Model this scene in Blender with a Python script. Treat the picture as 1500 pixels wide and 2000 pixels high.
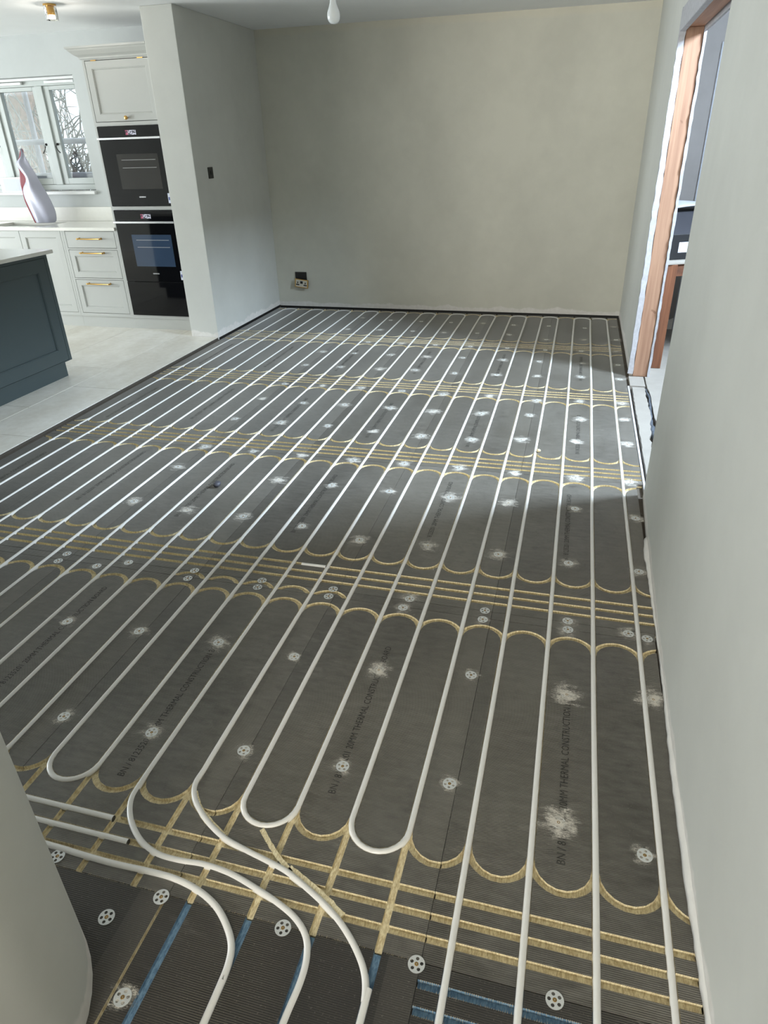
import bpy, bmesh, math, random
from mathutils import Vector, Matrix
random.seed(7)
S = bpy.context.scene
for o in list(bpy.data.objects): bpy.data.objects.remove(o)
COL = S.collection

# ------------------------------------------------------------------ camera
cam = bpy.data.cameras.new('camera'); camo = bpy.data.objects.new('camera', cam); COL.objects.link(camo)
cam.sensor_fit = 'VERTICAL'; cam.sensor_height = 24.0; cam.lens = 1315.424 * 24.0 / 2000.0
cam.clip_start = 0.02; cam.clip_end = 200
R = ((0.96607556, 0.25703815, -0.02508792), (0.10193091, -0.46874714, -0.8774316), (-0.23729328, 0.84510799, -0.47904529))
CP = (-0.341273, -0.92681, 1.519374)
camo.matrix_world = Matrix(((R[0][0], -R[1][0], -R[2][0], CP[0]), (R[0][1], -R[1][1], -R[2][1], CP[1]),
                            (R[0][2], -R[1][2], -R[2][2], CP[2]), (0, 0, 0, 1)))
S.camera = camo

# ------------------------------------------------------------------ light
S.view_settings.view_transform = 'Standard'; S.view_settings.look = 'None'
S.view_settings.gamma = 1.0; S.view_settings.use_curve_mapping = False
S.view_settings.exposure = 0.0
W = bpy.data.worlds.new('sky'); S.world = W; W.use_nodes = True
bgn = W.node_tree.nodes['Background']; bgn.inputs[0].default_value = (0.80, 0.90, 1.0, 1); bgn.inputs[1].default_value = 1.8

def area(name, loc, rot, sx, sy, power, col, spread=3.14159):
    l = bpy.data.lights.new(name, 'AREA'); l.shape = 'RECTANGLE'; l.size = sx; l.size_y = sy
    l.energy = power; l.color = col
    l.spread = spread
    o = bpy.data.objects.new(name, l); COL.objects.link(o); o.location = loc; o.rotation_euler = rot
    return o
PI = math.pi
# daylight through the wide glazed doors of the kitchen, out of frame on the left
area('garden_door_daylight', (-11.5, 0.9, 0.98), (0, -PI/2, 0), 1.85, 5.2, 860, (0.88, 0.95, 1.0))
# daylight through the high landing window of the hall, right of the doorway
area('hall_window_daylight', (2.04, 2.92, 2.95), (0, PI/2 - 0.45, 0), 0.75, 0.8, 295, (0.68, 0.83, 1.0), 2.3)
# unseen fill light added behind the camera to lift the back wall and ceiling
area('rear_fill', (-0.55, -4.7, 1.75), (PI/2 + 0.13, 0, 0), 1.0, 1.2, 85, (1.0, 0.96, 0.88), 1.7)

# ------------------------------------------------------------------ material helpers
def nmat(name):
    m = bpy.data.materials.new(name); m.use_nodes = True
    nt = m.node_tree; b = nt.nodes['Principled BSDF']
    return m, nt, b
def N(nt, t, **kw):
    n = nt.nodes.new(t)
    for k, v in kw.items():
        if k.startswith('i_'):
            key = k[2:]; key = int(key) if key.isdigit() else key
            n.inputs[key].default_value = v
        else: setattr(n, k, v)
    return n
def L(nt, a, b): nt.links.new(a, b)
def lin(r, g, b):
    f = lambda c: (c/255/12.92) if c/255 <= 0.04045 else ((c/255+0.055)/1.055)**2.4
    return (f(r), f(g), f(b), 1)
def mixc(nt, fac, c1, c2):
    n = nt.nodes.new('ShaderNodeMix'); n.data_type = 'RGBA'
    for sock, v in ((n.inputs[0], fac), (n.inputs[6], c1), (n.inputs[7], c2)):
        if hasattr(v, 'is_output'): nt.links.new(v, sock)
        else: sock.default_value = v
    return n.outputs[2]
def math_(nt, op, a, b=None, clamp=False):
    n = nt.nodes.new('ShaderNodeMath'); n.operation = op; n.use_clamp = clamp
    for i, v in enumerate((a, b)):
        if v is None: continue
        if hasattr(v, 'is_output'): nt.links.new(v, n.inputs[i])
        else: n.inputs[i].default_value = v
    return n.outputs[0]
def pos(nt): return N(nt, 'ShaderNodeNewGeometry').outputs['Position']
def noise(nt, vec, scale, detail=3, rough=0.5):
    n = N(nt, 'ShaderNodeTexNoise'); n.inputs['Scale'].default_value = scale; n.inputs['Detail'].default_value = detail
    n.inputs['Roughness'].default_value = rough
    if vec is not None: L(nt, vec, n.inputs['Vector'])
    return n.outputs[0]
def scaled(nt, vec, s):
    n = N(nt, 'ShaderNodeVectorMath', operation='MULTIPLY'); L(nt, vec, n.inputs[0]); n.inputs[1].default_value = s
    return n.outputs[0]
def ramp(nt, fac, stops):
    n = N(nt, 'ShaderNodeValToRGB'); e = n.color_ramp.elements
    while len(e) < len(stops): e.new(0.5)
    for i, (p, c) in enumerate(stops):
        e[i].position = p; e[i].color = c if len(c) == 4 else (*c, 1)
    L(nt, fac, n.inputs[0]); return n.outputs[0]
def mapr(nt, v, a, b, c=0.0, d=1.0):
    n = N(nt, 'ShaderNodeMapRange'); n.inputs[1].default_value = a; n.inputs[2].default_value = b
    n.inputs[3].default_value = c; n.inputs[4].default_value = d; L(nt, v, n.inputs[0]); return n.outputs[0]
def bump(nt, b, h, strength=0.3, dist=0.002):
    n = N(nt, 'ShaderNodeBump'); n.inputs['Strength'].default_value = strength; n.inputs['Distance'].default_value = dist
    L(nt, h, n.inputs['Height']); L(nt, n.outputs[0], b.inputs['Normal'])
def sepxyz(nt, v):
    n = N(nt, 'ShaderNodeSeparateXYZ'); L(nt, v, n.inputs[0]); return n.outputs

def simple(name, col, rough=0.5, metal=0.0, spec=0.5, vary=0.06, vscale=6.0, bscale=0, bstr=0.1):
    m, nt, b = nmat(name); p = pos(nt)
    n = noise(nt, p, vscale, 4)
    c2 = tuple(max(0, c*(1-vary*2)) for c in col[:3]) + (1,)
    c1 = tuple(min(1, c*(1+vary)) for c in col[:3]) + (1,)
    L(nt, mixc(nt, n, c2, c1), b.inputs['Base Color'])
    b.inputs['Roughness'].default_value = rough; b.inputs['Metallic'].default_value = metal
    b.inputs['Specular IOR Level'].default_value = spec
    if bscale: bump(nt, b, noise(nt, p, bscale, 2), bstr, 0.001)
    return m

def wall_mat(name, col, plaster_h=0.05, patch=0.5, top=None):
    m, nt, b = nmat(name); p = pos(nt); z = sepxyz(nt, p)[2]
    n1 = noise(nt, scaled(nt, p, (1.0, 1.0, 0.7)), 1.3, 3)
    n2 = noise(nt, p, 7.0, 4, 0.6)
    c1 = tuple(c*1.05 for c in col[:3]) + (1,); c2 = tuple(c*(1-0.22*patch) for c in col[:3]) + (1,)
    base = mixc(nt, ramp(nt, math_(nt, 'ADD', math_(nt, 'MULTIPLY', n1, 0.7), math_(nt, 'MULTIPLY', n2, 0.3)), [(0.38, (0, 0, 0)), (0.62, (1, 1, 1))]), c2, c1)
    if top:
        nt2 = noise(nt, scaled(nt, p, (1, 1, 0.5)), 6.0, 4, 0.6)
        e2 = math_(nt, 'SUBTRACT', math_(nt, 'ADD', z, math_(nt, 'MULTIPLY', nt2, 0.05)), 2.43)
        base = mixc(nt, math_(nt, 'MULTIPLY', mapr(nt, e2, 0.0, 0.03), 0.3), base, top)
    # bare plaster showing unevenly above the floor
    nb = noise(nt, scaled(nt, p, (1, 1, 0.4)), 5.0, 4, 0.6)
    edge = math_(nt, 'SUBTRACT', math_(nt, 'MULTIPLY', nb, plaster_h*2.4), z)
    f = mapr(nt, edge, 0.0, 0.012)
    pl = mixc(nt, noise(nt, p, 30, 3), lin(208, 203, 195), lin(234, 231, 226))
    L(nt, mixc(nt, f, base, pl), b.inputs['Base Color'])
    b.inputs['Roughness'].default_value = 0.75; b.inputs['Specular IOR Level'].default_value = 0.3
    bump(nt, b, noise(nt, p, 160, 2), 0.12, 0.001)
    return m

PAINT = lin(202, 202, 195)
M = {}
M['wall'] = wall_mat('painted_plaster', PAINT, 0.055, 0.15)
M['wall_near'] = wall_mat('painted_plaster_near', PAINT, 0.042, 0.12)
M['wall_patchy'] = wall_mat('patchy_painted_plaster', lin(204, 202, 189), 0.045, 0.3, lin(214, 206, 184))
M['wall_clean'] = wall_mat('kitchen_paint', lin(194, 197, 195), -0.2, 0.12)
M['lip'] = simple('bare_plaster_lip', lin(226, 223, 217), 0.8, vary=0.05, vscale=30, bscale=80, bstr=0.4)
M['ceiling'] = simple('ceiling_paint', lin(238, 239, 238), 0.8, vary=0.02, spec=0.2)
M['hall'] = wall_mat('hall_grey_plaster', lin(136, 131, 128), 0.1, 0.5)
M['plasterboard'] = simple('plasterboard', lin(160, 162, 168), 0.8, vary=0.04)

def board_mat(name, dark, dusty, dust_amt, sheen=0.22):
    m, nt, b = nmat(name); p = pos(nt); xyz = sepxyz(nt, p)
    oi = N(nt, 'ShaderNodeObjectInfo').outputs['Random']
    big = noise(nt, p, 1.6, 4, 0.6); fine = noise(nt, p, 45, 4, 0.7)
    streak = noise(nt, scaled(nt, p, (14, 55, 14)), 1.0, 3, 0.6)
    d = math_(nt, 'ADD', math_(nt, 'MULTIPLY', big, 0.55), math_(nt, 'MULTIPLY', streak, 0.45))
    d = math_(nt, 'ADD', d, math_(nt, 'MULTIPLY', math_(nt, 'SUBTRACT', oi, 0.5), 0.12))
    f = mapr(nt, d, 0.34, 0.70)
    col = mixc(nt, math_(nt, 'MULTIPLY', f, dust_amt), dark, dusty)
    sc = noise(nt, scaled(nt, p, (5, 16, 1)), 1.0, 5, 0.7)
    scf = math_(nt, 'MULTIPLY', mapr(nt, sc, 0.58, 0.75), mapr(nt, noise(nt, p, 2.3, 2), 0.42, 0.62))
    col = mixc(nt, math_(nt, 'MULTIPLY', scf, 0.55*dust_amt), col, lin(150, 146, 138))
    sp = ramp(nt, noise(nt, p, 190, 2, 0.6), [(0.62, (0, 0, 0)), (0.72, (1, 1, 1))])
    col = mixc(nt, math_(nt, 'MULTIPLY', sp, 0.35), col, lin(140, 135, 125))
    dk = ramp(nt, noise(nt, p, 30, 4, 0.65), [(0.30, (1, 1, 1)), (0.48, (0, 0, 0))])
    col = mixc(nt, math_(nt, 'MULTIPLY', dk, 0.35), col, lin(34, 32, 28))
    # fine moulded ribs across the board
    w = N(nt, 'ShaderNodeTexWave', bands_direction='Y'); w.inputs['Scale'].default_value = 1/0.0043*0.1*math.pi
    w.inputs['Distortion'].default_value = 0.6; w.inputs['Detail'].default_value = 1; w.inputs['Detail Scale'].default_value = 0.4
    L(nt, p, w.inputs['Vector'])
    w.inputs['Scale'].default_value = 2*math.pi/0.0043/20.0
    ribm = mapr(nt, noise(nt, scaled(nt, p, (2.6, 0.9, 1)), 1.0, 2), 0.35, 0.62, 0.15, 1.0)
    h = math_(nt, 'ADD', math_(nt, 'MULTIPLY', w.outputs[1], ribm), math_(nt, 'MULTIPLY', fine, 0.5))
    col = mixc(nt, math_(nt, 'MULTIPLY', math_(nt, 'MULTIPLY', w.outputs[1], ribm), 0.45), col, lin(124, 117, 103))
    ox = sepxyz(nt, N(nt, 'ShaderNodeTexCoord').outputs['Object'])[0]   # overlap bands of the facing mesh along the long edges
    col = mixc(nt, math_(nt, 'MULTIPLY', math_(nt, 'GREATER_THAN', ox, 0.232), 0.12), col, lin(128, 123, 113))
    col = mixc(nt, math_(nt, 'MULTIPLY', math_(nt, 'LESS_THAN', ox, -0.238), 0.18), col, lin(36, 34, 30))
    L(nt, col, b.inputs['Base Color'])
    L(nt, mapr(nt, d, 0.3, 0.7, 0.34, 0.46), b.inputs['Roughness'])
    b.inputs['Specular IOR Level'].default_value = 0.55
    b.inputs['Sheen Weight'].default_value = sheen; b.inputs['Sheen Roughness'].default_value = 0.35; b.inputs['Sheen Tint'].default_value = (0.95, 0.95, 0.95, 1)
    bump(nt, b, h, 0.75, 0.0012)
    return m
M['board'] = board_mat('cement_faced_board', lin(63, 60, 54), lin(122, 119, 112), 0.75)
M['board_new'] = board_mat('dark_new_board', lin(33, 31, 29), lin(50, 47, 43), 0.5, 0.1)

def foam_mat(name, c1, c2):
    m, nt, b = nmat(name); p = pos(nt)
    s = noise(nt, scaled(nt, p, (260, 90, 60)), 1.0, 2, 0.6)
    L(nt, mixc(nt, ramp(nt, s, [(0.35, (0, 0, 0)), (0.65, (1, 1, 1))]), c1, c2), b.inputs['Base Color'])
    b.inputs['Roughness'].default_value = 0.8; bump(nt, b, s, 0.5, 0.002)
    return m
M['foam'] = foam_mat('yellow_foam', lin(198, 180, 138), lin(238, 226, 190))
M['foam_blue'] = foam_mat('blue_foam', lin(84, 114, 138), lin(120, 150, 172))
M['fibre'] = simple('glass_fibre', lin(196, 180, 150), 0.6, vary=0.1)
M['print'] = simple('black_print', lin(46, 44, 39), 0.7, vary=0.1)
M['pipe'] = simple('white_pipe', lin(228, 226, 221), 0.32, vary=0.015, vscale=3)
M['pipe_end'] = simple('pipe_bore', lin(60, 58, 55), 0.6)
M['washer'] = simple('galvanised_washer', lin(214, 216, 214), 0.38, metal=0.35, vary=0.05, vscale=60)
M['screw'] = simple('screw_brass', lin(150, 120, 70), 0.4, metal=0.8)

def dust_mat():
    m, nt, b = nmat('plaster_dust')
    tc = N(nt, 'ShaderNodeTexCoord').outputs['Object']; p = pos(nt)
    oi = N(nt, 'ShaderNodeObjectInfo').outputs['Random']
    ln = N(nt, 'ShaderNodeVectorMath', operation='LENGTH'); L(nt, scaled(nt, tc, (1, 1, 0)), ln.inputs[0])
    r = math_(nt, 'DIVIDE', ln.outputs['Value'], 0.075)
    n1 = noise(nt, scaled(nt, p, (26, 42, 1)), 1.0, 4, 0.7); n2 = noise(nt, scaled(nt, p, (150, 420, 1)), 1.0, 2, 0.6)
    a = math_(nt, 'ADD', math_(nt, 'MULTIPLY', n1, 1.35), math_(nt, 'MULTIPLY', n2, 0.75))
    a = math_(nt, 'SUBTRACT', a, math_(nt, 'ADD', math_(nt, 'MULTIPLY', r, 0.85), 0.58))
    a = mapr(nt, a, 0.0, 0.40, 0.0, 0.8)
    b.inputs['Base Color'].default_value = lin(218, 212, 200); b.inputs['Roughness'].default_value = 0.9
    b.inputs['Specular IOR Level'].default_value = 0.1
    L(nt, a, b.inputs['Alpha'])
    return m
M['dust'] = dust_mat()
M['screed'] = simple('bare_screed', lin(88, 80, 70), 0.9, vary=0.2, vscale=14, bscale=120, bstr=0.4)
M['dark_gap'] = simple('membrane_and_gap_shade', lin(26, 25, 23), 0.6, vary=0.2)  # black membrane, also used for the painted shade strips at the wall feet
M['hall_screed'] = simple('pale_dusty_screed', lin(156, 150, 141), 0.85, vary=0.10, vscale=9, bscale=60, bstr=0.5)
M['mortar'] = simple('grey_adhesive', lin(82, 75, 66), 0.9, vary=0.15, vscale=25, bscale=90, bstr=0.5)
M['rag'] = simple('grey_rubble', lin(84, 90, 98), 0.8, vary=0.35, vscale=40, bscale=60, bstr=0.6)

def tile_mat():
    m, nt, b = nmat('porcelain_tile'); p = pos(nt)
    n1 = noise(nt, scaled(nt, p, (3.2, 1.4, 1)), 1.0, 6, 0.65); n2 = noise(nt, p, 22, 4, 0.6)
    oi = N(nt, 'ShaderNodeObjectInfo').outputs['Random']
    f = math_(nt, 'ADD', math_(nt, 'MULTIPLY', n1, 0.7), math_(nt, 'MULTIPLY', n2, 0.3))
    f = math_(nt, 'ADD', f, math_(nt, 'MULTIPLY', math_(nt, 'SUBTRACT', oi, 0.5), 0.10))
    L(nt, mixc(nt, mapr(nt, f, 0.35, 0.68), lin(214, 208, 194), lin(241, 238, 229)), b.inputs['Base Color'])
    b.inputs['Roughness'].default_value = 0.42; bump(nt, b, n2, 0.08, 0.001)
    return m
M['tile'] = tile_mat()

def wood_mat(name, c1, c2, axis=2):
    m, nt, b = nmat(name); p = pos(nt)
    sc = [34, 34, 34]; sc[axis] = 1.4
    n = noise(nt, scaled(nt, p, tuple(sc)), 1.0, 4, 0.6); k = noise(nt, p, 16, 2)
    c = mixc(nt, ramp(nt, n, [(0.35, (0, 0, 0)), (0.68, (1, 1, 1))]), c1, c2)
    kn = ramp(nt, k, [(0.72, (0, 0, 0)), (0.77, (1, 1, 1))])
    L(nt, mixc(nt, math_(nt, 'MULTIPLY', kn, 0.6), c, lin(96, 60, 38)), b.inputs['Base Color'])
    b.inputs['Roughness'].default_value = 0.6; bump(nt, b, n, 0.15, 0.001)
    return m
M['pine'] = wood_mat('pine_stud', lin(148, 112, 90), lin(176, 140, 114))
M['pine_y'] = wood_mat('pine_header', lin(150, 108, 84), lin(184, 140, 112), 1)
M['dark_wood'] = wood_mat('brown_timber', lin(96, 58, 38), lin(132, 84, 56))
M['dark_wood_y'] = wood_mat('brown_timber_rail', lin(80, 50, 34), lin(110, 70, 48), 0)
M['raw_plaster'] = simple('raw_plaster_edge', lin(184, 184, 188), 0.85, vary=0.16, vscale=45, bscale=70, bstr=0.6)
M['greige'] = simple('cabinet_paint', lin(180, 181, 176), 0.42, vary=0.015)
M['green'] = simple('island_paint', lin(70, 82, 84), 0.42, vary=0.02)
M['quartz'] = simple('white_quartz', lin(232, 230, 222), 0.18, vary=0.02, vscale=30)
M['quartz_edge'] = simple('quartz_edge', lin(205, 198, 182), 0.3, vary=0.03, vscale=30)
M['brass'] = simple('brushed_brass', lin(206, 164, 96), 0.28, metal=1.0, vary=0.05)
M['blackglass'] = simple('black_oven_glass', lin(9, 9, 12), 0.05, vary=0.0, spec=0.3)
M['ovenwin'] = simple('oven_window_glass', lin(40, 38, 36), 0.06, vary=0.1, vscale=3, spec=0.4)
M['ovenwin_reflection'] = simple('oven_glass_blue_reflection', lin(52, 68, 90), 0.06, vary=0.1, vscale=3, spec=0.4)  # blue reflection of a bright window painted into the glass colour
M['steel'] = simple('steel_trim', lin(214, 214, 218), 0.25, metal=0.9, vary=0.02)
M['whiteplastic'] = simple('white_plastic', lin(232, 232, 230), 0.4, vary=0.02)
M['uPVC'] = simple('window_paint', lin(188, 193, 189), 0.45, vary=0.02)
M['iron'] = simple('dark_iron', lin(54, 52, 50), 0.5, metal=0.6)
M['black'] = simple('matt_black', lin(24, 24, 26), 0.55, vary=0.1)
M['blacklid'] = simple('black_carton', lin(44, 44, 50), 0.6, vary=0.1)
M['red'] = simple('dark_red_film', lin(138, 24, 42), 0.35, vary=0.08)
M['film'] = simple('silver_white_film', lin(190, 190, 206), 0.28, vary=0.03, spec=0.6)
M['stone'] = simple('dark_rubber', lin(70, 70, 78), 0.5, vary=0.2, vscale=50)
M['grey_switch'] = simple('dark_pewter', lin(62, 62, 58), 0.4, metal=0.5)
M['sleeve'] = simple('paper_label', lin(206, 210, 224), 0.6, vary=0.05, vscale=80)
M['blueink'] = simple('label_print', lin(60, 70, 130), 0.6)
M['bark'] = simple('tree_bark', lin(150, 126, 112), 0.9, vary=0.35, vscale=16, bscale=30, bstr=0.8)
M['twig'] = simple('twig_bark', lin(150, 148, 140), 0.9, vary=0.25, vscale=9)
M['lawn'] = simple('pale_ground', lin(206, 200, 190), 0.9, vary=0.2, vscale=3)
M['scaffold'] = simple('galvanised_tube', lin(176, 176, 184), 0.45, metal=0.3, vary=0.1, vscale=14)
M['hedge'] = simple('pale_hedge', lin(178, 168, 156), 0.9, vary=0.35, vscale=12, bscale=20, bstr=0.8)
def screen_mat():
    m, nt, b = nmat('oven_display'); tc = N(nt, 'ShaderNodeTexCoord').outputs['Object']
    ck = N(nt, 'ShaderNodeTexNoise'); ck.inputs['Scale'].default_value = 70; L(nt, tc, ck.inputs['Vector'])
    x = sepxyz(nt, tc)[0]
    c = mixc(nt, mapr(nt, x, -0.035, -0.015), lin(160, 70, 96), lin(176, 176, 190))
    c = mixc(nt, ramp(nt, ck.outputs[0], [(0.44, (0, 0, 0)), (0.52, (1, 1, 1))]), lin(46, 44, 56), c)
    L(nt, c, b.inputs['Base Color']); L(nt, c, b.inputs['Emission Color']); b.inputs['Emission Strength'].default_value = 0.35
    b.inputs['Roughness'].default_value = 0.2
    return m
M['screen'] = screen_mat()
def glass_mat(name, tint, refl=0.06):
    m = bpy.data.materials.new(name); m.use_nodes = True; nt = m.node_tree
    out = nt.nodes['Material Output']; nt.nodes.remove(nt.nodes['Principled BSDF'])
    t = N(nt, 'ShaderNodeBsdfTransparent'); t.inputs[0].default_value = tint
    g = N(nt, 'ShaderNodeBsdfGlossy'); g.inputs['Roughness'].default_value = 0.02
    fr = N(nt, 'ShaderNodeFresnel'); fr.inputs[0].default_value = 1.45
    mx = N(nt, 'ShaderNodeMixShader'); L(nt, fr.outputs[0], mx.inputs[0]); L(nt, t.outputs[0], mx.inputs[1]); L(nt, g.outputs[0], mx.inputs[2])
    L(nt, mx.outputs[0], out.inputs[0]); return m
M['glass'] = glass_mat('window_glass', (0.95, 0.97, 0.97, 1))
M['clearglass'] = glass_mat('clear_lamp_glass', (0.96, 0.95, 0.92, 1))
def bulb_mat():
    m, nt, b = nmat('frosted_bulb'); b.inputs['Base Color'].default_value = lin(236, 240, 240)
    b.inputs['Roughness'].default_value = 0.25; b.inputs['Transmission Weight'].default_value = 0.15
    return m
M['bulb'] = bulb_mat()
def lit_mat():
    m, nt, b = nmat('lit_lamp_face'); b.inputs['Base Color'].default_value = (1, .97, .9, 1)
    b.inputs['Emission Color'].default_value = (1, 0.95, 0.85, 1); b.inputs['Emission Strength'].default_value = 4.0
    return m
M['lit'] = lit_mat()

# ------------------------------------------------------------------ object helpers
def tag(o, label=None, cat=None, group=None, kind=None):
    if label: o['label'] = label
    if cat: o['category'] = cat
    if group: o['group'] = group
    if kind: o['kind'] = kind
    return o
def wloc(o):
    v = Vector(o.location)
    while o.parent: o = o.parent; v = v + Vector(o.location)
    return v
def link(o, parent=None, world=None):
    COL.objects.link(o)
    if world is not None: o.location = Vector(world) - (wloc(parent) if parent else Vector((0, 0, 0)))
    if parent: o.parent = parent
    return o
def empty(name, loc): 
    o = bpy.data.objects.new(name, None); o.empty_display_size = 0.1; COL.objects.link(o); o.location = loc; return o
class MB:
    def __init__(s): s.v = []; s.f = []; s.m = []
    def add(s, verts, faces, mi=0):
        b = len(s.v); s.v += [tuple(x) for x in verts]; s.f += [tuple(i+b for i in f) for f in faces]; s.m += [mi]*len(faces); return s
    def box(s, x0, x1, y0, y1, z0, z1, mi=0):
        v = [(x0,y0,z0),(x1,y0,z0),(x1,y1,z0),(x0,y1,z0),(x0,y0,z1),(x1,y0,z1),(x1,y1,z1),(x0,y1,z1)]
        return s.add(v, [(0,3,2,1),(4,5,6,7),(0,1,5,4),(1,2,6,5),(2,3,7,6),(3,0,4,7)], mi)
    def tube(s, pts, r, n=10, caps=True, mi=0, radii=None, capmi=None):
        pts = [Vector(p) for p in pts]; rings = []
        for i, p in enumerate(pts):
            t = (pts[min(i+1, len(pts)-1)] - pts[max(i-1, 0)]).normalized()
            up = Vector((0, 0, 1)) if abs(t.z) < 0.9 else Vector((0, 1, 0))
            a = t.cross(up).normalized(); c = a.cross(t).normalized(); rr = radii[i] if radii else r
            rings.append([p + a*(math.cos(2*PI*k/n)*rr) + c*(math.sin(2*PI*k/n)*rr) for k in range(n)])
        vs = [v for rg in rings for v in rg]; fs = []
        for i in range(len(pts)-1):
            for k in range(n):
                k2 = (k+1) % n; fs.append((i*n+k, i*n+k2, (i+1)*n+k2, (i+1)*n+k))
        s.add(vs, [f[::-1] for f in fs], mi)
        if caps:
            b = len(s.v) - len(vs); e = b + (len(pts)-1)*n
            s.f.append(tuple(b+k for k in range(n))); s.m.append(mi if capmi is None else capmi)
            s.f.append(tuple(e+n-1-k for k in range(n))); s.m.append(mi if capmi is None else capmi)
        return s
    def lathe(s, prof, n=20, c=(0, 0, 0), mi=0):
        vs = []; fs = []
        for (r, z) in prof:
            for k in range(n): vs.append((c[0]+r*math.cos(2*PI*k/n), c[1]+r*math.sin(2*PI*k/n), c[2]+z))
        for i in range(len(prof)-1):
            for k in range(n):
                k2 = (k+1) % n; fs.append((i*n+k, i*n+k2, (i+1)*n+k2, (i+1)*n+k))
        return s.add(vs, fs, mi)
    def prism(s, poly, z0, z1, mi=0):
        n = len(poly); v = [(x, y, z0) for x, y in poly] + [(x, y, z1) for x, y in poly]
        f = [tuple(range(n-1, -1, -1)), tuple(range(n, 2*n))] + [(i, (i+1) % n, n+(i+1) % n, n+i) for i in range(n)]
        return s.add(v, f, mi)
    def build(s, name, mats, parent=None, smooth=False, bevel=0.0, origin='c', seg=2, local=False):
        if not isinstance(mats, (list, tuple)): mats = [mats]
        if local: c = Vector((0, 0, 0))
        else:
            lo = [min(v[i] for v in s.v) for i in range(3)]; hi = [max(v[i] for v in s.v) for i in range(3)]
            c = Vector(((lo[0]+hi[0])/2, (lo[1]+hi[1])/2, lo[2]))
        me = bpy.data.meshes.new(name); me.from_pydata([tuple(Vector(v)-c) for v in s.v], [], s.f)
        for m in mats: me.materials.append(m)
        me.polygons.foreach_set('material_index', s.m)
        if smooth: me.polygons.foreach_set('use_smooth', [True]*len(me.polygons))
        me.update()
        o = bpy.data.objects.new(name, me); link(o, parent, c)
        if bevel:
            bv = o.modifiers.new('bevel', 'BEVEL'); bv.width = bevel; bv.segments = seg; bv.limit_method = 'ANGLE'; bv.angle_limit = math.radians(40)
        return o
def bx(name, x0, x1, y0, y1, z0, z1, mat, parent=None, bevel=0.0):
    return MB().box(min(x0,x1), max(x0,x1), min(y0,y1), max(y0,y1), min(z0,z1), max(z0,z1)).build(name, mat, parent, bevel=bevel)
def struct(o): o['kind'] = 'structure'; return o
def smooth_sharp(o, ang=35):
    for p in o.data.polygons: p.use_smooth = True
    o.data.set_sharp_from_angle(angle=math.radians(ang)) if hasattr(o.data, 'set_sharp_from_angle') else None

# ------------------------------------------------------------------ dimensions (metres; x right, y away from camera, z up)
CEIL = 2.47; YB = 6.06; XL = -3.412; XR = 0.118
PITCH = 0.15; G = 0.0085; NP = 23
PX = [-PITCH*i for i in range(NP)]

# ------------------------------------------------------------------ shell
floor = struct(MB().box(-11.8, 3.5, -5.2, 6.3, -0.14, -0.0205).build('floor', M['screed']))
ceiling = struct(MB().box(-11.8, 0.25, -5.2, 6.3, CEIL, 3.6).build('ceiling', M['ceiling']))
struct(MB().box(0.25, 3.5, -5.2, 6.3, 3.5, 3.6).build('ceiling_hall', M['ceiling']))
struct(bx('wall_back', -3.683, XR, YB, YB+0.15, -0.02, CEIL, M['wall_patchy']))
struct(bx('wall_left', -3.683, XL, 4.615, YB, -0.02, CEIL, M['wall'], bevel=0.004))
wk = MB(); WX0, WX1, WZ0, WZ1 = -6.55, -4.95, 1.16, 2.152
wk.box(-11.75, WX0, 5.40, 5.66, -0.02, CEIL); wk.box(WX1, -3.683, 5.40, 5.66, -0.02, CEIL)
wk.box(WX0, WX1, 5.40, 5.66, -0.02, WZ0); wk.box(WX0, WX1, 5.40, 5.66, WZ1, CEIL)
struct(wk.build('wall_kitchen', M['wall_clean']))
wl = MB(); wl.box(-11.75, -11.6, -5.2, 5.66, -0.02, CEIL)
struct(wl.build('wall_garden', M['wall_clean']))
struct(bx('wall_rear', -11.75, 3.4, -5.2, -5.05, -0.02, 3.5, M['wall']))
# right wall beyond the doorway, the doorway head and the near right wall
struct(bx('wall_right', XR, 0.25, 4.16, YB+0.15, -0.02, CEIL, M['wall']))
struct(bx('wall_right_head', XR, 0.25, 2.2, 4.16, 2.165, CEIL, M['wall']))
nw = MB(); nw.prism([(0.056, -5.05), (0.20, -5.05), (0.225, 2.19), (0.088, 2.19), (0.084, 2.10), (0.072, 1.70), (0.064, 1.25), (0.057, 0.6)], -0.02, CEIL)
struct(nw.build('wall_right_near', M['wall_near'], bevel=0.006))
wn = bpy.data.objects['wall_right_near']; vs = []; fs = []; n_ = 120
for i in range(n_+1):
    y_ = -1.3 + (1.74+1.3)*i/n_; xw = 0.057 + max(0, y_-0.6)*0.011; a_ = 0.006 + 0.004*math.sin(5*y_)+random.uniform(-.0015, .0015) + 0.006*max(0, 1-abs(y_-1.62)/0.1); h_ = 0.022+0.010*math.sin(3.1*y_+1)+random.uniform(-.003, .003)
    vs += [(xw+0.004, y_, 0.0008), (xw-a_, y_, 0.0008), (xw-a_*0.9, y_, h_*0.5), (xw-0.0005, y_, h_), (xw+0.004, y_, h_)]
for i in range(n_):
    for k in range(5): fs.append((i*5+k, i*5+(k+1) % 5, (i+1)*5+(k+1) % 5, (i+1)*5+k))
fs += [(4, 3, 2, 1, 0), tuple(n_*5+k for k in range(5))]
MB().add(vs, [f[::-1] for f in fs]).build('plaster_lip', M['lip'], wn, smooth=True)
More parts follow.
